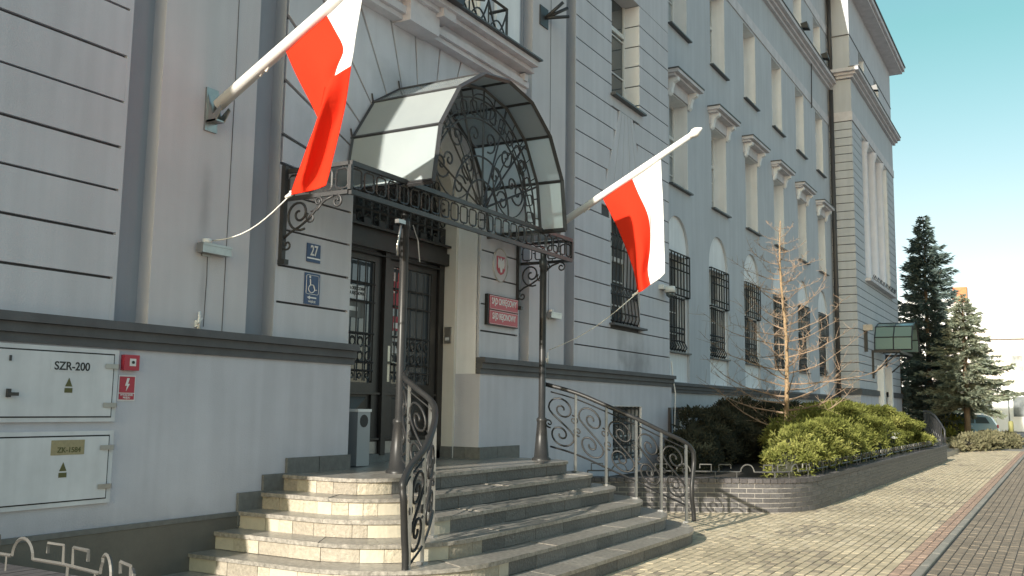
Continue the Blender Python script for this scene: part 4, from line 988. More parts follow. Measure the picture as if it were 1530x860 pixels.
# ------------------------------------------------------------------ signs and boxes on the wall
YS = -.001
t = thing('house_number_plate', 'small dark blue plate with the white number 27 beside the door', 'house number', (7.4, 0, 3.03))
part(MB().box(7.30, 7.50, -.012, YS, 3.02, 3.21), 'plate', 'signblue', t)
part(MB().box(7.30, 7.50, -.0135, -.0125, 3.052, 3.066), 'stripe', 'stucco_pale', t)
text('number', '27', .15, 'signwhite', t, (7.40, -.0145, 3.135), sx=.75)
t = thing('wheelchair_sign', 'blue wheelchair access sign with an arrow pointing left', 'sign', (7.4, 0, 2.6))
part(MB().box(7.285, 7.51, -.012, YS, 2.585, 2.905), 'plate', 'signblue', t)
m = MB()
def rr(x0, x1, z0, z1, y, t_=.004, r=.02):
    pts = []
    for cx, cz, a0 in ((x1-r, z1-r, 0), (x0+r, z1-r, 90), (x0+r, z0+r, 180), (x1-r, z0+r, 270)):
        for i in range(4): a = R_(a0+30*i); pts.append((cx+r*math.cos(a), y, cz+r*math.sin(a)))
    pts.append(pts[0]); m.tube(pts, t_, 4, cap=False)
rr(7.305, 7.49, 2.69, 2.885, -.013, .003)
m.tube([(7.385+.045*math.cos(R_(a)), -.013, 2.745+.04*math.sin(R_(a))) for a in range(110, 400, 20)], .006, 4)
m.tube([(7.36, -.013, 2.845), (7.368, -.013, 2.785), (7.41, -.013, 2.785), (7.435, -.013, 2.735), (7.46, -.013, 2.74)], .008, 4)
m.tube([(7.358, -.0125, 2.866), (7.358, -.0135, 2.866)], .014, 8)
m.prism_y([(7.32, 2.655), (7.365, 2.635), (7.365, 2.648), (7.46, 2.648), (7.46, 2.662), (7.365, 2.662), (7.365, 2.675)], -.0145, -.012)
part(m, 'pictogram', 'signwhite', t)
text('lettering', 'WEJŚCIE', .028, 'signwhite', t, (7.395, -.0145, 2.612))
t = thing('court_sign', 'red court name board with white letters right of the door', 'sign', (11.2, 0, 2.65))
part(MB().box(10.80, 11.62, -.05, -.001, 2.66, 3.07), 'frame', 'iron_grey', t)
for zc, s in ((2.965, 'SĄD OKRĘGOWY'), (2.765, 'SĄD REJONOWY')):
    p = part(MB().box(10.835, 11.60, -.058, -.051, zc-.093, zc+.093), 'board', 'signred', t)
    part(MB().box(10.845, 11.59, -.0590, -.0585, zc-.088, zc-.084).box(10.845, 11.59, -.0590, -.0585, zc+.084, zc+.088).box(10.840, 10.844, -.0590, -.0585, zc-.088, zc+.088).box(11.591, 11.595, -.0590, -.0585, zc-.088, zc+.088), 'border', 'signwhite', t)
    text('lettering', s, .118, 'signwhite', t, (11.22, -.0595, zc+.015), sx=.70)
t = thing('eagle_plaque', 'oval plaque with a white crowned eagle on a red shield right of the door', 'plaque', (11.2, 0, 3.27))
def ell(cx, cz, rx, rz, n=32): return [(cx+rx*math.cos(2*PI*i/n), cz+rz*math.sin(2*PI*i/n)) for i in range(n)]
part(MB().prism_y(ell(11.17, 3.50, .195, .235), -.02, YS), 'disc', 'stucco_warm', t)
m = MB(); m.tube([(x, -.021, z) for x, z in ell(11.17, 3.50, .188, .228)]+[(11.358, -.021, 3.50)], .007, 5); part(m, 'rim', 'brass', t)
part(MB().prism_y([(11.06, 3.62), (11.06, 3.44), (11.10, 3.39), (11.17, 3.365), (11.24, 3.39), (11.28, 3.44), (11.28, 3.62)], -.026, -.0205), 'shield', 'signred', t)
eg = [(11.17, 3.60), (11.19, 3.585), (11.182, 3.555), (11.215, 3.575), (11.25, 3.60), (11.262, 3.52), (11.245, 3.45), (11.215, 3.47), (11.2, 3.44), (11.19, 3.40), (11.15, 3.40), (11.14, 3.44), (11.125, 3.47), (11.095, 3.45), (11.078, 3.52), (11.09, 3.60), (11.125, 3.575), (11.158, 3.555), (11.145, 3.59)]
part(MB().prism_y(eg[::-1], -.031, -.0265), 'eagle', 'signwhite', t)
t = thing('intercom', 'small grey intercom box on the right door jamb', 'intercom', (10.6, .5, 2.4))
part(MB().box(10.595, 10.62, .40, .50, 2.40, 2.62), 'housing', 'steel', t)
part(MB().box(10.590, 10.5945, .42, .48, 2.44, 2.48), 'button', 'signwhite', t)
# electrical cabinets
def cabinet(z0, z1, label):
    t = thing('electrical_cabinet', label, 'electrical cabinet', (4.3, -.05, z0), 'grey electrical cabinets in the base wall')
    x0, x1 = 3.55, 5.10
    part(MB().box(x0, x1, -.055, -.0305, z0, z1), 'frame', 'cabinet', t)
    part(MB().box(x0+.032, x1-.038, -.0556, -.0552, z0+.032, z1-.032), 'seam', 'dark', t)
    part(MB().box(x0+.045, x1-.053, -.066, -.056, z0+.043, z1-.043), 'door', 'cabinet', t)
    for z in (z0+.13, z1-.13):
        part(MB().prism_z([(x1-.13, -.072), (x1-.02, -.085), (x1-.0, -.07), (x1-.0, -.056), (x1-.10, -.067)], z-.018, z+.018), 'hinge', 'steel', t)
    zc = (z0+z1)/2
    part(MB().prism_y([(4.63, zc-.015), (4.69, zc-.015), (4.66, zc+.05)], -.069, -.0665).box(4.627, 4.693, -.069, -.0665, zc-.062, zc-.027), 'warning_mark', 'olive', t)
    return t
t = cabinet(1.42, 1.985, 'upper grey electrical cabinet lettered SZR-200, beside the red alarm box')
part(MB().box(4.50, 4.86, -.069, -.0665, 1.80, 1.88), 'label_plate', 'cabinet', t)
text('lettering', 'SZR-200', .088, 'black', t, (4.68, -.0695, 1.838), sx=.98)
part(MB().box(4.17, 4.185, -.075, -.066, 1.86, 1.90), 'keyhole', 'iron', t)
part(MB().box(4.165, 4.19, -.09, -.066, 1.60, 1.66).prism_z([(4.16, -.09), (4.23, -.12), (4.235, -.11), (4.17, -.07)], 1.61, 1.635), 'lock_handle', 'iron', t)
t = cabinet(.79, 1.35, 'lower grey electrical cabinet with a yellowed plate reading ZK-1584')
part(MB().box(4.55, 4.83, -.070, -.0665, 1.175, 1.285), 'label_plate', 'plate', t)
text('lettering', 'ZK-1584', .055, 'olive', t, (4.70, -.0705, 1.21), sx=1.0)
t = thing('fire_alarm_box', 'red push-button alarm box beside the upper electrical cabinet', 'alarm box', (5.2, 0, 1.82))
part(MB().box(5.14, 5.285, -.075, -.0305, 1.83, 1.955), 'housing', 'signred', t)
part(MB().box(5.19, 5.25, -.078, -.0755, 1.865, 1.925), 'glass_plate', 'signwhite', t)
part(MB().tube([(5.22, -.078, 1.895), (5.22, -.086, 1.895)], .012, 10), 'button', 'black', t)
t = thing('electric_warning_sign', 'red sign with a white lightning bolt under the alarm box', 'sign', (5.2, 0, 1.6))
part(MB().box(5.125, 5.29, -.036, -.0305, 1.585, 1.79), 'plate', 'signwhite', t)
part(MB().box(5.135, 5.28, -.0385, -.0365, 1.650, 1.78).box(5.135, 5.28, -.0385, -.0365, 1.595, 1.643), 'field', 'signred', t)
part(MB().prism_y([(5.205, 1.768), (5.228, 1.768), (5.213, 1.722), (5.232, 1.722), (5.198, 1.662), (5.206, 1.706), (5.188, 1.706)], -.041, -.039), 'bolt', 'signwhite', t)
text('lettering', 'WYŁĄCZNIK\nPRĄDU', .021, 'signwhite', t, (5.2075, -.0395, 1.6205))
# waste bin
t = thing('waste_bin', 'slim grey metal waste bin with a round opening beside the door', 'waste bin', (8.44, .2, .9))
part(MB().box(8.34, 8.56, .10, .34, .91, 1.50), 'body', 'bin', t)
part(MB().box(8.33, 8.57, .09, .35, 1.50, 1.53), 'lid', 'signwhite', t)
part(MB().tube([(8.45, .10, 1.40), (8.45, .0965, 1.40)], .07, 14), 'opening', 'black', t)

# ------------------------------------------------------------------ planters
def planter(name, label, path, far_x, mirror=False, close=None):
    """brick wall along path (x, y), z 0..0.52; bricks one by one"""
    t = thing(name, label, 'planter', (path[2][0], path[2][1], 0), 'clinker brick planters beside the steps')
    P = [Vector((x, y, 0)) for x, y in path]; S = [0]
    for a, b in zip(P[:-1], P[1:]): S.append(S[-1]+(b-a).length)
    def at(s):
        s = min(max(s, 0), S[-1]-1e-6); i = max(0, int(np.searchsorted(S, s, 'right'))-1)
        tn = (P[i+1]-P[i]).normalized(); return P[i].lerp(P[i+1], (s-S[i])/(S[i+1]-S[i])), tn
    sg = -1 if mirror else 1        # outward normal side
    N = lambda tn: Vector((-tn.y, tn.x, 0))*(-sg)
    nb = [0]; stuff = MB(); core = MB(); ring_o, ring_i = [], []
    ns = int(S[-1]/.12)
    for i in range(ns+1):
        q, tn = at(S[-1]*i/ns); n = N(tn); ring_o.append(q-n*.008); ring_i.append(q-n*.26)
    vs = [(*p.xy, 0) for p in ring_o]+[(*p.xy, .45) for p in ring_o]+[(*p.xy, 0) for p in ring_i]+[(*p.xy, .45) for p in ring_i]; k = ns+1
    fs = []
    for i in range(ns): fs += [(i, i+1, k+i+1, k+i), (2*k+i, 3*k+i, 3*k+i+1, 2*k+i+1), (k+i, k+i+1, 3*k+i+1, 3*k+i)]
    core.add(vs, fs+[(0, k, 3*k, 2*k), (k-1, 3*k-1, 4*k-1, 2*k-1)]); part(core, 'core', 'grout', t)
    def brick(s, L, z0, z1, mb):
        o_, i_ = [], []; pr = random.uniform(0, .003)
        for j in range(4):
            q, tn = at(s+L*j/3); n = N(tn); o_.append((q+n*pr).xy); i_.append((q-n*.07).xy)
        pts = [tuple(p) for p in o_]+[tuple(p) for p in i_[::-1]]
        if mirror: pts = pts[::-1]
        mb.prism_z(pts, z0, z1)
    for c in range(6):
        s = -.125 if c % 2 else 0; z0 = .014+c*.0735
        while s < S[-1]:
            a = max(s, 0)+.006; L = min(s+.25, S[-1])-a-.006
            if L > .02:
                if nb[0] < 290 and (a < 9.5 and not mirror or mirror and nb[0] < 60):
                    m = MB(); brick(a, L, z0, z0+.061, m); m.build('brick', 'brick', t); nb[0] += 1
                else: brick(a, L, z0, z0+.061, stuff)
            s += .25
    part(stuff, 'brickwork', 'brick', t)['kind'] = 'stuff'
    cop = MB(); s = 0; i = 0
    while s < S[-1]-.01:
        L = .12; q0, t0 = at(s+.006); q1, t1 = at(min(s+L-.006, S[-1])); n0, n1 = N(t0), N(t1)
        pts = [tuple((q0+n0*.022).xy), tuple((q1+n1*.022).xy), tuple((q1-n1*.28).xy), tuple((q0-n0*.28).xy)]
        if mirror: pts = pts[::-1]
        if s < 6: MB().prism_z(pts, .455, .52+random.uniform(-.002, .002)).build('coping_brick', 'coping', t)
        else: cop.prism_z(pts, .455, .52)
        s += L; i += 1
    if cop.v: part(cop, 'coping_row', 'coping', t)['kind'] = 'stuff'
    cb = MB(); vs = [(*(p+Vector((0, 0, 0))).xy, .452) for p in ring_o]+[(*p.xy, .452) for p in ring_i]+[(*p.xy, .512) for p in ring_o]+[(*p.xy, .512) for p in ring_i]
    fs = [];
    for i in range(ns): fs += [(2*k+i, 2*k+i+1, 3*k+i+1, 3*k+i), (i, i+1, 2*k+i+1, 2*k+i)]
    cb.add(vs, fs); part(cb, 'coping_mortar', 'grout', t)
    return t, at, S[-1], N
def arcpts(cx, cy, rx, ry, a0, a1, n): return [(cx+rx*math.cos(R_(a0+(a1-a0)*i/n)), cy+ry*math.sin(R_(a0+(a1-a0)*i/n))) for i in range(n+1)]
pathR = [(13.3, -.06), (13.75, -.6), (14.2, -1.25), (14.5, -1.7), (14.75, -2.1), (14.92, -2.42)]+[(15.03, -2.60), (15.18, -2.76), (15.38, -2.90), (15.62, -3.00), (15.9, -3.07), (16.2, -3.11)]+[(16.2+i*1.83, -3.12-.018*i) for i in range(1, 11)]
pathR += [(34.7, -3.25), (34.78, -3.15), (34.8, -1.2)]
PR, atR, LR, NR = planter('planter', 'dark clinker brick planter with a curved corner to the right of the steps', pathR, 34)
pathL = [(3.92, -.07), (3.92, -.45), (3.91, -.9), (3.89, -1.4), (3.80, -1.9), (3.6, -2.4), (3.3, -2.8), (2.8, -3.04), (2.3, -3.12), (-4, -3.2)]
PL, atL, LL, NL = planter('planter', 'dark clinker brick planter at the left edge, beside the base wall', pathL, -4, mirror=True)
part(MB().prism_z([(13.5, -.06), (14.95, -1.75), (15.25, -2.4), (15.8, -2.85), (34.5, -3.0), (34.5, .8), (17.8, .8), (17.8, -.06)], .2, .46), 'soil', 'soil', PR)
part(MB().prism_z([(3.75, -.07), (-4, -.07), (-4, -3.0), (2.4, -2.9), (3.1, -2.6), (3.6, -1.7)], .2, .46), 'soil', 'soil', PL)
def low_fence(label, at, L, N, s0, s1, individual):
    t = thing('low_border_fence', label, 'border fence', tuple(at(s0)[0].xy)+(.52,), 'low ornamental fences along the planter tops')
    far = MB(); s = s0; i = 0
    while s+1.0 <= s1:
        def P(u, z):
            q, tn = at(s+u); n = N(tn); q = q-n*.13; return (q.x, q.y, z)
        m = MB() if i < individual else far
        n_ = 8
        zb = .615; b = .011; k = 4 if i < 14 else 4
        m.tube([P(u, zb) for u in np.linspace(0, .38, 5)], b, 4)
        m.tube([P(.5-.11*math.cos(PI*j/10), zb+.115*math.sin(PI*j/10)) for j in range(11)], b, 4)
        m.tube([P(u, zb) for u in np.linspace(.61, 1.0, 5)], b, 4)
        m.tube([P(0, .50), P(0, zb+.0)], b, 4); m.tube([P(.33, .5), P(.33, zb)], .007, 4)
        m.tube([P(.06, zb), P(.06, zb+.11), P(.24, zb+.11), P(.24, zb+.05)], b, 4)
        m.tube([P(.94, zb), P(.94, zb+.11), P(.76, zb+.11), P(.76, zb+.05)], b, 4)
        if i < individual: part(m, 'panel', 'fence', t)
        s += 1.0; i += 1
    if far.v: part(far, 'far_panels', 'fence', t)
    return t
low_fence('low grey ornamental fence with square hooks and half rounds on the right planter', atR, LR, NR, .3, LR-2.0, 12)
low_fence('low grey ornamental fence with square hooks and half rounds on the left planter', atL, LL, NL, .41, 9, 9)

# ------------------------------------------------------------------ plants
def sprays(blobs, dens, L=.2, wd=.018, up=.35, ns=3, jit=.5):
    """needle sprays standing off the surface of a set of lumpy ellipsoids"""
    Vs, Fs = [], []; off = 0
    for (cx, cy, cz, rx, ry, rz) in blobs:
        area = 2*PI*((rx*ry)**1.6/3+(rx*rz)**1.6/3+(ry*rz)**1.6/3)**(1/1.6)*1.3
        n = int(area*dens); d = rng.normal(size=(n, 3)); d[:, 2] = np.abs(d[:, 2])*1.0-.25; d /= np.linalg.norm(d, axis=1)[:, None]
        lump = 1+.13*np.sin(d[:, 0]*7+cx*3)*np.cos(d[:, 1]*8+cy*5)+.10*np.sin(d[:, 2]*11+d[:, 0]*9+cx)+rng.uniform(-.12, .06, n)
        p = np.array([cx, cy, cz])+d*np.array([rx, ry, rz])*lump[:, None]
        dirv = d+rng.normal(size=(n, 3))*jit; dirv[:, 2] += up; dirv /= np.linalg.norm(dirv, axis=1)[:, None]
        ln = L*rng.uniform(.5, 1.2, n)
        for k in range(ns):
            dd = dirv+rng.normal(size=(n, 3))*.35; dd /= np.linalg.norm(dd, axis=1)[:, None]
            st_ = p+dirv*(ln*k/ns*.8)[:, None]; side = np.cross(dd, rng.normal(size=(n, 3))); side /= np.linalg.norm(side, axis=1)[:, None]
            w = wd*rng.uniform(.7, 1.5, n)[:, None]; e = st_+dd*(ln*.6)[:, None]; mid = st_+dd*(ln*.3)[:, None]
            q = np.stack([st_, mid+side*w, e, mid-side*w], 1).reshape(-1, 3)
            Vs.append(q); Fs.append(np.arange(n*4).reshape(-1, 4)+off); off += n*4
    return np.concatenate(Vs), np.concatenate(Fs)
def core_mesh(blobs, s=.86):
    m = MB()
    for (cx, cy, cz, rx, ry, rz) in blobs:
        nu, nv = 10, 6; vs, fs = [], []
        for a in range(nv+1):
            th = PI*a/nv
            for b in range(nu):
                ph = 2*PI*b/nu; r = s*(1+.08*math.sin(ph*3+cx+th*4))
                vs.append((cx+rx*r*math.sin(th)*math.cos(ph), cy+ry*r*math.sin(th)*math.sin(ph), max(.3, cz+rz*r*math.cos(th))))
        for a in range(nv):
            for b in range(nu): fs.append((a*nu+b, (a+1)*nu+b, (a+1)*nu+(b+1) % nu, a*nu+(b+1) % nu))
        m.add(vs, fs)
    return m
def juniper(label, blobs, mt, dens, L, loc, coremt='juniper_dark', **kw):
    rngp = random.Random(len(blobs)); extra = []
    for (cx, cy, cz, rx, ry, rz) in blobs:      # shelves of foliage standing off the main mass
        for q in range(7 if rx > .45 else 2):
            an = rngp.uniform(0, 2*PI); el = rngp.uniform(.05, 1.25); f_ = rngp.uniform(.84, 1.12)
            extra.append((cx+rx*f_*math.cos(an)*math.cos(el), cy+ry*f_*math.sin(an)*math.cos(el), cz+rz*f_*math.sin(el), rx*rngp.uniform(.2, .42), ry*rngp.uniform(.22, .42), rz*rngp.uniform(.06, .15)))
    blobs = [(a, b, c, d*.95, e*.95, f*.93) for a, b, c, d, e, f in blobs]
    t = thing('juniper_shrub', label, 'shrub', loc, 'spreading juniper shrubs')
    V, F = sprays(blobs, dens*.32, L, **kw); V2, F2 = sprays(extra, dens*1.9, L, **{**kw, 'up': .1}); F = np.concatenate([F, F2+len(V)]); V = np.concatenate([V, V2]); o = npmesh('foliage', V, F, mt, t)
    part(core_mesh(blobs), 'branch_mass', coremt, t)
    return t
lit = [(a, b, c-.03, d, e, f*.93) for a, b, c, d, e, f in [(16.35, -2.60, .62, .50, .33, .42), (17.2, -2.50, .70, .6, .45, .55), (18.2, -2.42, .72, .8, .58, .66), (19.6, -2.25, .78, 1.0, .75, .72), (20.6, -1.95, .85, 1.1, .75, .78), (21.6, -2.3, .75, 1.1, .7, .72),
       (23.0, -1.9, .9, 1.3, .95, .82), (24.2, -2.3, .72, 1.2, .7, .70), (25.2, -1.7, .95, 1.3, 1.0, .84), (26.6, -2.25, .74, 1.3, .75, .72), (27.8, -1.8, .92, 1.4, 1.0, .84), (29.4, -2.2, .78, 1.3, .8, .72), (30.4, -1.7, .9, 1.3, .95, .76), (31.6, -2.2, .7, 1.2, .75, .66), (32.8, -2.1, .62, 1.1, .7, .55), (33.7, -2.2, .52, .8, .55, .42)]]
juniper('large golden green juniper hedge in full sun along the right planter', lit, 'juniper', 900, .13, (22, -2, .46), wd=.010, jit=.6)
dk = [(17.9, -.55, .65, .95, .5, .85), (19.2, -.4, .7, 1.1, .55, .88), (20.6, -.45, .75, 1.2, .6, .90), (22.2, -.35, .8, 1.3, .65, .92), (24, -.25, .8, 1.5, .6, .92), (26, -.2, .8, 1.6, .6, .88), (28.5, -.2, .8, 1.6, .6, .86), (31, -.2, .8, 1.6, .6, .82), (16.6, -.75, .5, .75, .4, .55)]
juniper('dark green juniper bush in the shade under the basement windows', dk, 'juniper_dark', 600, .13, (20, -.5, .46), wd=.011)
for i, (x, y, z, r) in enumerate(((27.2, -2.78, 1.0, .13), (30.6, -2.75, .9, .11), (20.4, -2.85, .95, .07), (26.3, -2.86, .92, .08))):
    V, F = sprays([(x, y, z, r*1.4, r, r*.35)], 500, .02, wd=.03, ns=1); m = core_mesh([(x, y, z, r*1.3, r, r*.4)], 1.0)
    lab = ['larger white scrap lying on the sunlit juniper hedge', 'white scrap near the far end of the sunlit juniper hedge', 'tiny white scrap at the near part of the juniper hedge', 'small white scrap beside the larger one on the juniper hedge'][i]
    tag(m.build('white_scrap', 'snow'), lab, 'litter', 'white scraps on the hedge')

# bare larch
LT = thing('larch_tree', 'young bare larch with golden bark standing in the hedge', 'tree', (20.95, -1.5, .46), None)
def trunk_pt(z): t = (z-.46)/5.2; return Vector((20.97-.42*t+.03*math.sin(z*2.3), -1.5+.03*math.sin(z*1.7), z))
part(MB().tube([trunk_pt(.46+5.2*i/24) for i in range(25)], [.052*(1-i/25)**.8+.006 for i in range(25)], 8), 'trunk', 'larch', LT)
br = MB(); tw = MB(); rt = random.Random(3)
for i in range(66):
    z = 1.05+4.5*(i/66)**.95; base = trunk_pt(z); az = i*2.399+rt.uniform(-.3, .3); H = (z-1)/4.6
    L = (1-H)**.75*2.3*rt.uniform(.6, 1.1)+.22
    d = Vector((math.cos(az), math.sin(az), rt.uniform(-.12, .22))); pts = [base]; n = 8; p = base.copy(); dd = d.normalized()
    for j in range(n):
        dd = (dd+Vector((rt.uniform(-.13, .13), rt.uniform(-.13, .13), rt.uniform(-.03, .20)))).normalized(); p = p+dd*(L/n); pts.append(p.copy())
    r0 = .016*(1-H)+.006
    br.tube(pts, [max(.0035, r0*(1-j/(n+1))) for j in range(n+1)], 4, cap=False)
    for j in range(1, n+1):
        for q in range(2 if L > .8 else 1):
            b = pts[j]; s_ = Vector((rt.uniform(-1, 1), rt.uniform(-1, 1), rt.uniform(-.3, .8))).normalized(); tl = L*rt.uniform(.08, .24)
            e = b+(dd*.6+s_).normalized()*tl; tw.tube([b, b.lerp(e, .5)+Vector((0, 0, rt.uniform(-.02, .03))), e], [.0045, .0035, .0025], 3, cap=False)
            if rt.random() < .5:
                e2 = b.lerp(e, .5)+Vector((rt.uniform(-1, 1), rt.uniform(-1, 1), rt.uniform(0, 1))).normalized()*tl*.5; tw.tube([b.lerp(e, .5), e2], [.003, .002], 3, cap=False)
part(br, 'branches', 'twig', LT); part(tw, 'twigs', 'twig', LT)

# spruces
def spruce(label, x, y, z0, z1, rmax, mt, seed, nb=230, Lw=.5, zc=.2, droop=.25, dens=26, name='spruce_tree', prof=None):
    t = thing(name, label, 'tree', (x, y, 0)); r_ = np.random.default_rng(seed)
    part(MB().tube([(x, y, 0), (x, y, z0+(z1-z0)*.5), (x+.05, y, z1)], [.16, .1, .015], 8), 'trunk', 'bark', t)
    V, F = [], []; off = 0; bm_ = MB()
    for i in range(nb):
        h = (i+.5)/nb; z = z0+(z1-z0)*h**1.05; az = i*2.399+r_.uniform(-.4, .4)
        L = rmax*(prof(h) if prof else (1-h)**.8*min(1, .55+h*3))*r_.uniform(.45, 1.28)+.12
        d = np.array([math.cos(az), math.sin(az), 0.]); nseg = max(4, int(L/.12)); s = np.linspace(0, 1, nseg)
        drp = droop+r_.uniform(-.28, .30); pz = z-drp*L*s+.28*L*s**2*1.2; P = np.stack([x+d[0]*L*s, y+d[1]*L*s, pz], 1)
        bm_.tube([tuple(q) for q in P[::2]], .012, 3, cap=False)
        k = int(dens*L/.9)+6; u = r_.uniform(.12, 1.0, k); idx = u*(nseg-1); i0 = np.minimum(idx.astype(int), nseg-2); fr_ = (idx-i0)[:, None]
        B = P[i0]*(1-fr_)+P[i0+1]*fr_; sd = np.cross(d, [0, 0, 1])
        ang = r_.uniform(-1, 1, k); dirv = d*(.75+.3*r_.uniform(size=k))[:, None]+sd*(ang*1.1)[:, None]+np.array([0, 0, 1.])*r_.uniform(-.65, .5, k)[:, None]
        dirv /= np.linalg.norm(dirv, axis=1)[:, None]; ln = (Lw*(.45+.6*r_.uniform(size=k))*(1-.45*u))*min(1, L+.3)
        sdv = np.cross(dirv, r_.normal(size=(k, 3))); sdv /= np.linalg.norm(sdv, axis=1)[:, None]; w = .026*r_.uniform(.7, 1.6, k)[:, None]
        e = B+dirv*ln[:, None]; mid = B+dirv*(ln*.45)[:, None]
        V.append(np.stack([B, mid+sdv*w, e, mid-sdv*w], 1).reshape(-1, 3)); F.append(np.arange(k*4).reshape(-1, 4)+off); off += k*4
    npmesh('needles', np.concatenate(V), np.concatenate(F), mt, t); part(bm_, 'branches', 'bark', t)
    return t
spruce('tall dark spruce standing beyond the tower at the end of the building', 52, -.95, .4, 11.5, 2.05, 'spruce', 5, nb=330, dens=64, Lw=.72, prof=lambda h: (1-h)**.55*min(1, .75+h) if h < .85 else (1-h)**.8*1.05+.02)
spruce('blue-green spruce with sunlit spreading branches in front of the white house', 50.0, -2.75, 1.9, 7.2, 2.25, 'bluespruce', 9, nb=210, dens=64, Lw=.5, droop=.5)
spruce('slender dark conifer squeezed between the tower and the tall dark spruce', 50.5, .25, .3, 6.6, .9, 'spruce', 12, nb=120, dens=34)
juniper('flat grey-green juniper on the pavement edge far down the street', [(44.5, -3.0, .1, 1.6, .6, .42), (47, -3.5, .1, 2.0, .8, .5), (49.5, -4.0, .1, 1.8, .8, .5), (51, -4.3, .1, 1.2, .55, .42)], 'juniper_grey', 170, .26, (47.5, -3.6, 0), coremt='soil', wd=.03)
juniper('yellow-green juniper in front of the parked car', [(51.4, -1.9, .45, 1.0, .65, .8), (53, -1.3, .5, 1.8, .8, .75), (55, -1.6, .5, 1.8, .7, .72), (57.0, -1.0, .5, 1.8, .8, .7)], 'juniper', 150, .26, (55, -2, 0), wd=.03)

# ------------------------------------------------------------------ side entrance at the tower
t = thing('side_canopy', 'small green glass canopy over the side door at the end of the building', 'canopy', (43.6, 0, 4))
cc = 42.9; OF = [(-1.15, 4.1), (-1.08, 4.62), (-.72, 5.08), (0, 5.28), (.72, 5.08), (1.08, 4.62), (1.15, 4.1)]
m = MB()
for yy in (-.02, -.75, -1.45):
    for a, b in zip(OF[:-1], OF[1:]): m.bar((cc+a[0], yy, a[1]), (cc+b[0], yy, b[1]), .038)
for a in OF: m.bar((cc+a[0], 0, a[1]), (cc+a[0], -1.45, a[1]), .038)
part(m, 'ribs', 'iron', t); m = MB().box(cc-1.8, cc+1.8, -1.1, -1.05, 3.95, 4.05).box(cc-1.8, cc-1.74, -1.05, 0, 3.951, 4.049).box(cc+1.74, cc+1.8, -1.05, 0, 3.951, 4.049)
part(m, 'frame', 'iron', t)
for a, b in zip(OF[:-1], OF[1:]):
    for y0, y1 in ((-.01, -.74), (-.76, -1.44)):
        part(MB().add([(cc+a[0], y0, a[1]), (cc+b[0], y0, b[1]), (cc+b[0], y1, b[1]), (cc+a[0], y1, a[1])], [(0, 1, 2, 3)]), 'glass_panel', 'greenglass', t)
for xx in (cc-1.75, cc+1.75):
    part(MB().box(xx-.03, xx+.03, -.08, -.0, 2.9, 4.0).tube([(xx, -.05, 3.1), (xx, -.5, 3.5), (xx, -1.0, 3.95)], .03, 5), 'bracket', 'iron', t)
t = thing('wall_lantern', 'grey wall lantern on the tower near the side canopy', 'lantern', (39.6, 0, 4.4))
part(MB().box(39.3, 39.75, -.35, -.0, 4.72, 4.95), 'lamp_head', 'steel', t); part(MB().box(39.45, 39.6, -.12, -.0, 3.9, 4.72), 'bracket', 'iron', t)
t = thing('side_steps', 'short flight of stone steps at the side entrance beyond the planter', 'steps', (38.5, -1.8, 0))
for i in range(3):
    part(MB().box(36.2+i*.4, 46.5, -3.0+i*.35, -.05, i*.16, (i+1)*.16), 'step', 'slab', t)
t = thing('side_handrail', 'dark iron handrail with scrolls on the side entrance steps', 'handrail', (38.5, -2.6, 0))
hp = [(41, -1.9, 1.62), (40, -2.2, 1.60), (39, -2.5, 1.45), (38.0, -2.8, 1.15), (37.6, -2.95, .95), (37.6, -2.95, .5)]
part(MB().tube(hp, .035, 6), 'top_rail', 'iron', t)
m = MB()
for i in range(12):
    q = Vector(hp[0]).lerp(Vector(hp[3]), i/11); m.bar((q.x, q.y, .3), (q.x, q.y, q.z+.05), .03)
    m.tube([(q.x+.12*math.cos(a*PI/5), q.y-.04*math.cos(a*PI/5), q.z-.5+.14*math.sin(a*PI/5)) for a in range(11)], .014, 4)
part(m, 'balusters', 'iron', t)

# ------------------------------------------------------------------ far end of the street
HW = thing('white_house', 'large sunlit white house with a pale hipped roof at the end of the street', 'building', (101, 4, 0))
part(MB().box(95, 109, -4.6, 16, 0, 8.6), 'wall', 'housewall', HW)
part(MB().box(94.6, 109.4, -5.0, 16.4, 8.1, 8.95), 'eaves', 'housepink', HW)
RF = part(MB().add([(94.5, -5.1, 8.95), (109.5, -5.1, 8.95), (109.5, 16.5, 8.95), (94.5, 16.5, 8.95), (102, .6, 12.6), (102, 11, 12.6)], [(0, 1, 4), (1, 2, 5, 4), (2, 3, 5), (3, 0, 4, 5), (3, 2, 1, 0)]), 'roof', 'houseroof', HW)
part(MB().box(101.0, 102.0, .75, 2.0, 11.8, 13.6), 'chimney', 'chimney', RF)
part(MB().box(94.93, 95.0, -4.6, 3.5, 4.1, 7.2), 'upper_band', 'housepink', HW)
for i in range(7):
    for z0, h in ((5.0, 1.7), (1.2, 1.9)):
        y0 = -4.0+i*2.6; w_ = part(MB().box(94.88, 94.99, y0, y0+1.1, z0, z0+h), 'window', 'housewall', HW)
        part(MB().box(94.86, 94.879, y0+.08, y0+1.02, z0+.08, z0+h-.08), 'pane', 'panewhite', w_)
N2 = thing('low_annex', 'low pale building with a flat roof in front of the white house', 'building', (90, 3, 0))
part(MB().box(88, 93, -.9, 12, 0, 3.3), 'wall', 'housewall', N2); part(MB().box(87.8, 93.2, -1.1, 12.2, 3.3, 3.5), 'roof', 'houseroof', N2)
part(MB().box(87.93, 87.99, -.6, 1.2, 2.3, 2.8), 'shop_sign', 'cred', N2)
part(MB().box(87.93, 87.99, 1.6, 4.5, .8, 2.6), 'window', 'panewhite', N2)
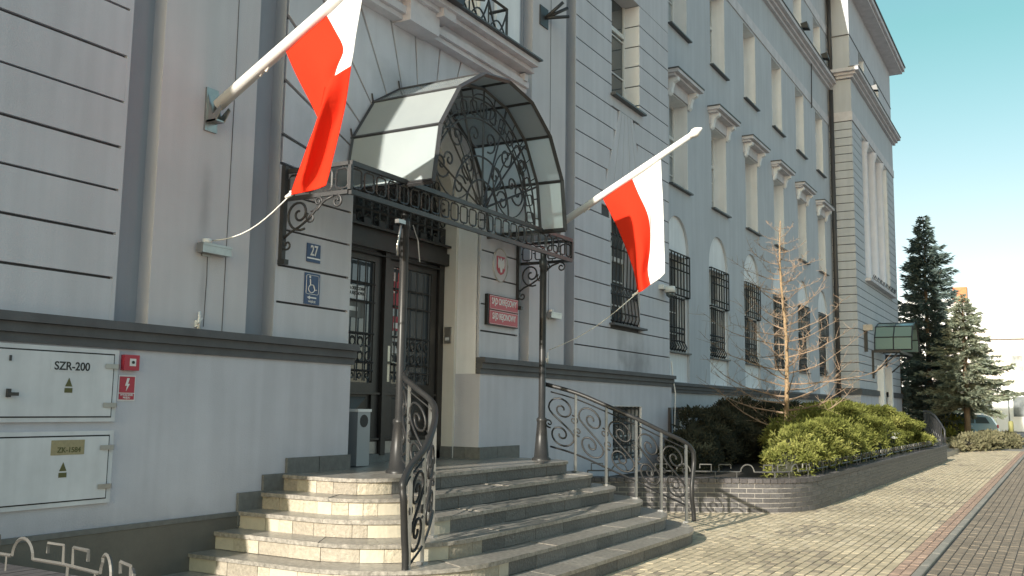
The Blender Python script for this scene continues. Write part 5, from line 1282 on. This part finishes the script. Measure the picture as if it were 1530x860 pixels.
for x, y, h, lab in ((86, -3.0, 3.2, 'thin street sign post with a white panel before the white house'), (84, -4.3, 3.6, 'thin dark post at the right edge before the white house')):
    t = thing('sign_post', lab, 'sign post', (x, y, 0), 'thin posts along the far street')
    part(MB().tube([(x, y, 0), (x, y, h)], .05, 6), 'post', 'steel', t)
    if y > -4: part(MB().box(x-.02, x+.02, y+.05, y+1.9, h-.5, h-.15), 'panel', 'signred', t); part(MB().box(x-.03, x-.021, y+.1, y+1.85, h-.45, h-.2), 'panel_face', 'signwhite', t)
    else: part(MB().box(x-.04, x+.04, y-.12, y+.12, h-.9, h), 'panel', 'iron_grey', t)
tag(MB().tube([(82, -3.25, 0), (82, -3.25, .9), (82, -3.25, 1.0)], [.18, .18, .1], 10).build('bollard', 'bollard'), 'short yellow-green bollard near the rear of the blue car', 'bollard')

# car, rear to the right
CR = thing('parked_car', 'light blue hatchback parked across the far end of the pavement, rear to the right', 'car', (62, -1.5, 0))
def carX(prof, x0, x1, mi=0, tap=0):
    m = MB(); n = len(prof); A = [(x0+tap, y, z) for y, z in prof]; B = [(x1-tap, y, z) for y, z in prof]
    m.add(A+B, [tuple(range(n-1, -1, -1)), tuple(range(n, 2*n))]+[(i, (i+1) % n, (i+1) % n+n, i+n) for i in range(n)], mi); return m
yr = -3.45
low = [(yr, .35), (yr-.02, .55), (yr+.06, .88), (yr+.30, .96), (yr+2.6, .93), (yr+3.5, .80), (yr+3.95, .62), (yr+4.0, .35), (yr+3.6, .25), (yr+.4, .25)]
part(carX(low, 61.15, 62.85), 'body', 'carpaint', CR)
cab = [(yr+.10, .90), (yr+.38, 1.36), (yr+.75, 1.46), (yr+1.7, 1.47), (yr+2.1, 1.40), (yr+2.9, .92)]
part(carX(cab, 61.22, 62.78, tap=.08), 'cabin', 'carpaint', CR)
part(carX([(yr+.42, .98), (yr+.62, 1.32), (yr+1.15, 1.36), (yr+1.15, .97)], 61.285, 61.29).box(61.283, 61.29, yr+1.22, yr+2.0, .97, 1.36), 'side_window', 'pane', CR)
for yy in (yr+.78, yr+3.2):
    k = 18
    w_ = part(MB().tube([(61.12, yy, .31), (61.34, yy, .31)], .31, k), 'wheel', 'rubber', CR)
    part(MB().tube([(61.10, yy, .31), (61.13, yy, .31)], .20, k), 'rim', 'steel', w_)
part(MB().box(61.2, 61.32, yr-.03, yr+.06, .72, .92), 'tail_light', 'signred', CR)
part(MB().box(61.14, 62.86, yr-.07, yr+.08, .36, .55), 'bumper', 'carpaint', CR)
part(MB().box(61.13, 61.149, yr+1.3, yr+1.45, .80, .83), 'door_handle', 'steel', CR)
tag(MB().box(66, 69.5, -3.2, 1.2, 1.55, 1.75).box(66.3, 66.4, -3.1, -3.0, 0, 1.55).box(66.3, 66.4, 1.0, 1.1, 0, 1.55).build('market_shelter', 'bluespruce'), 'low flat green shelter roof behind the blue car', 'shelter')
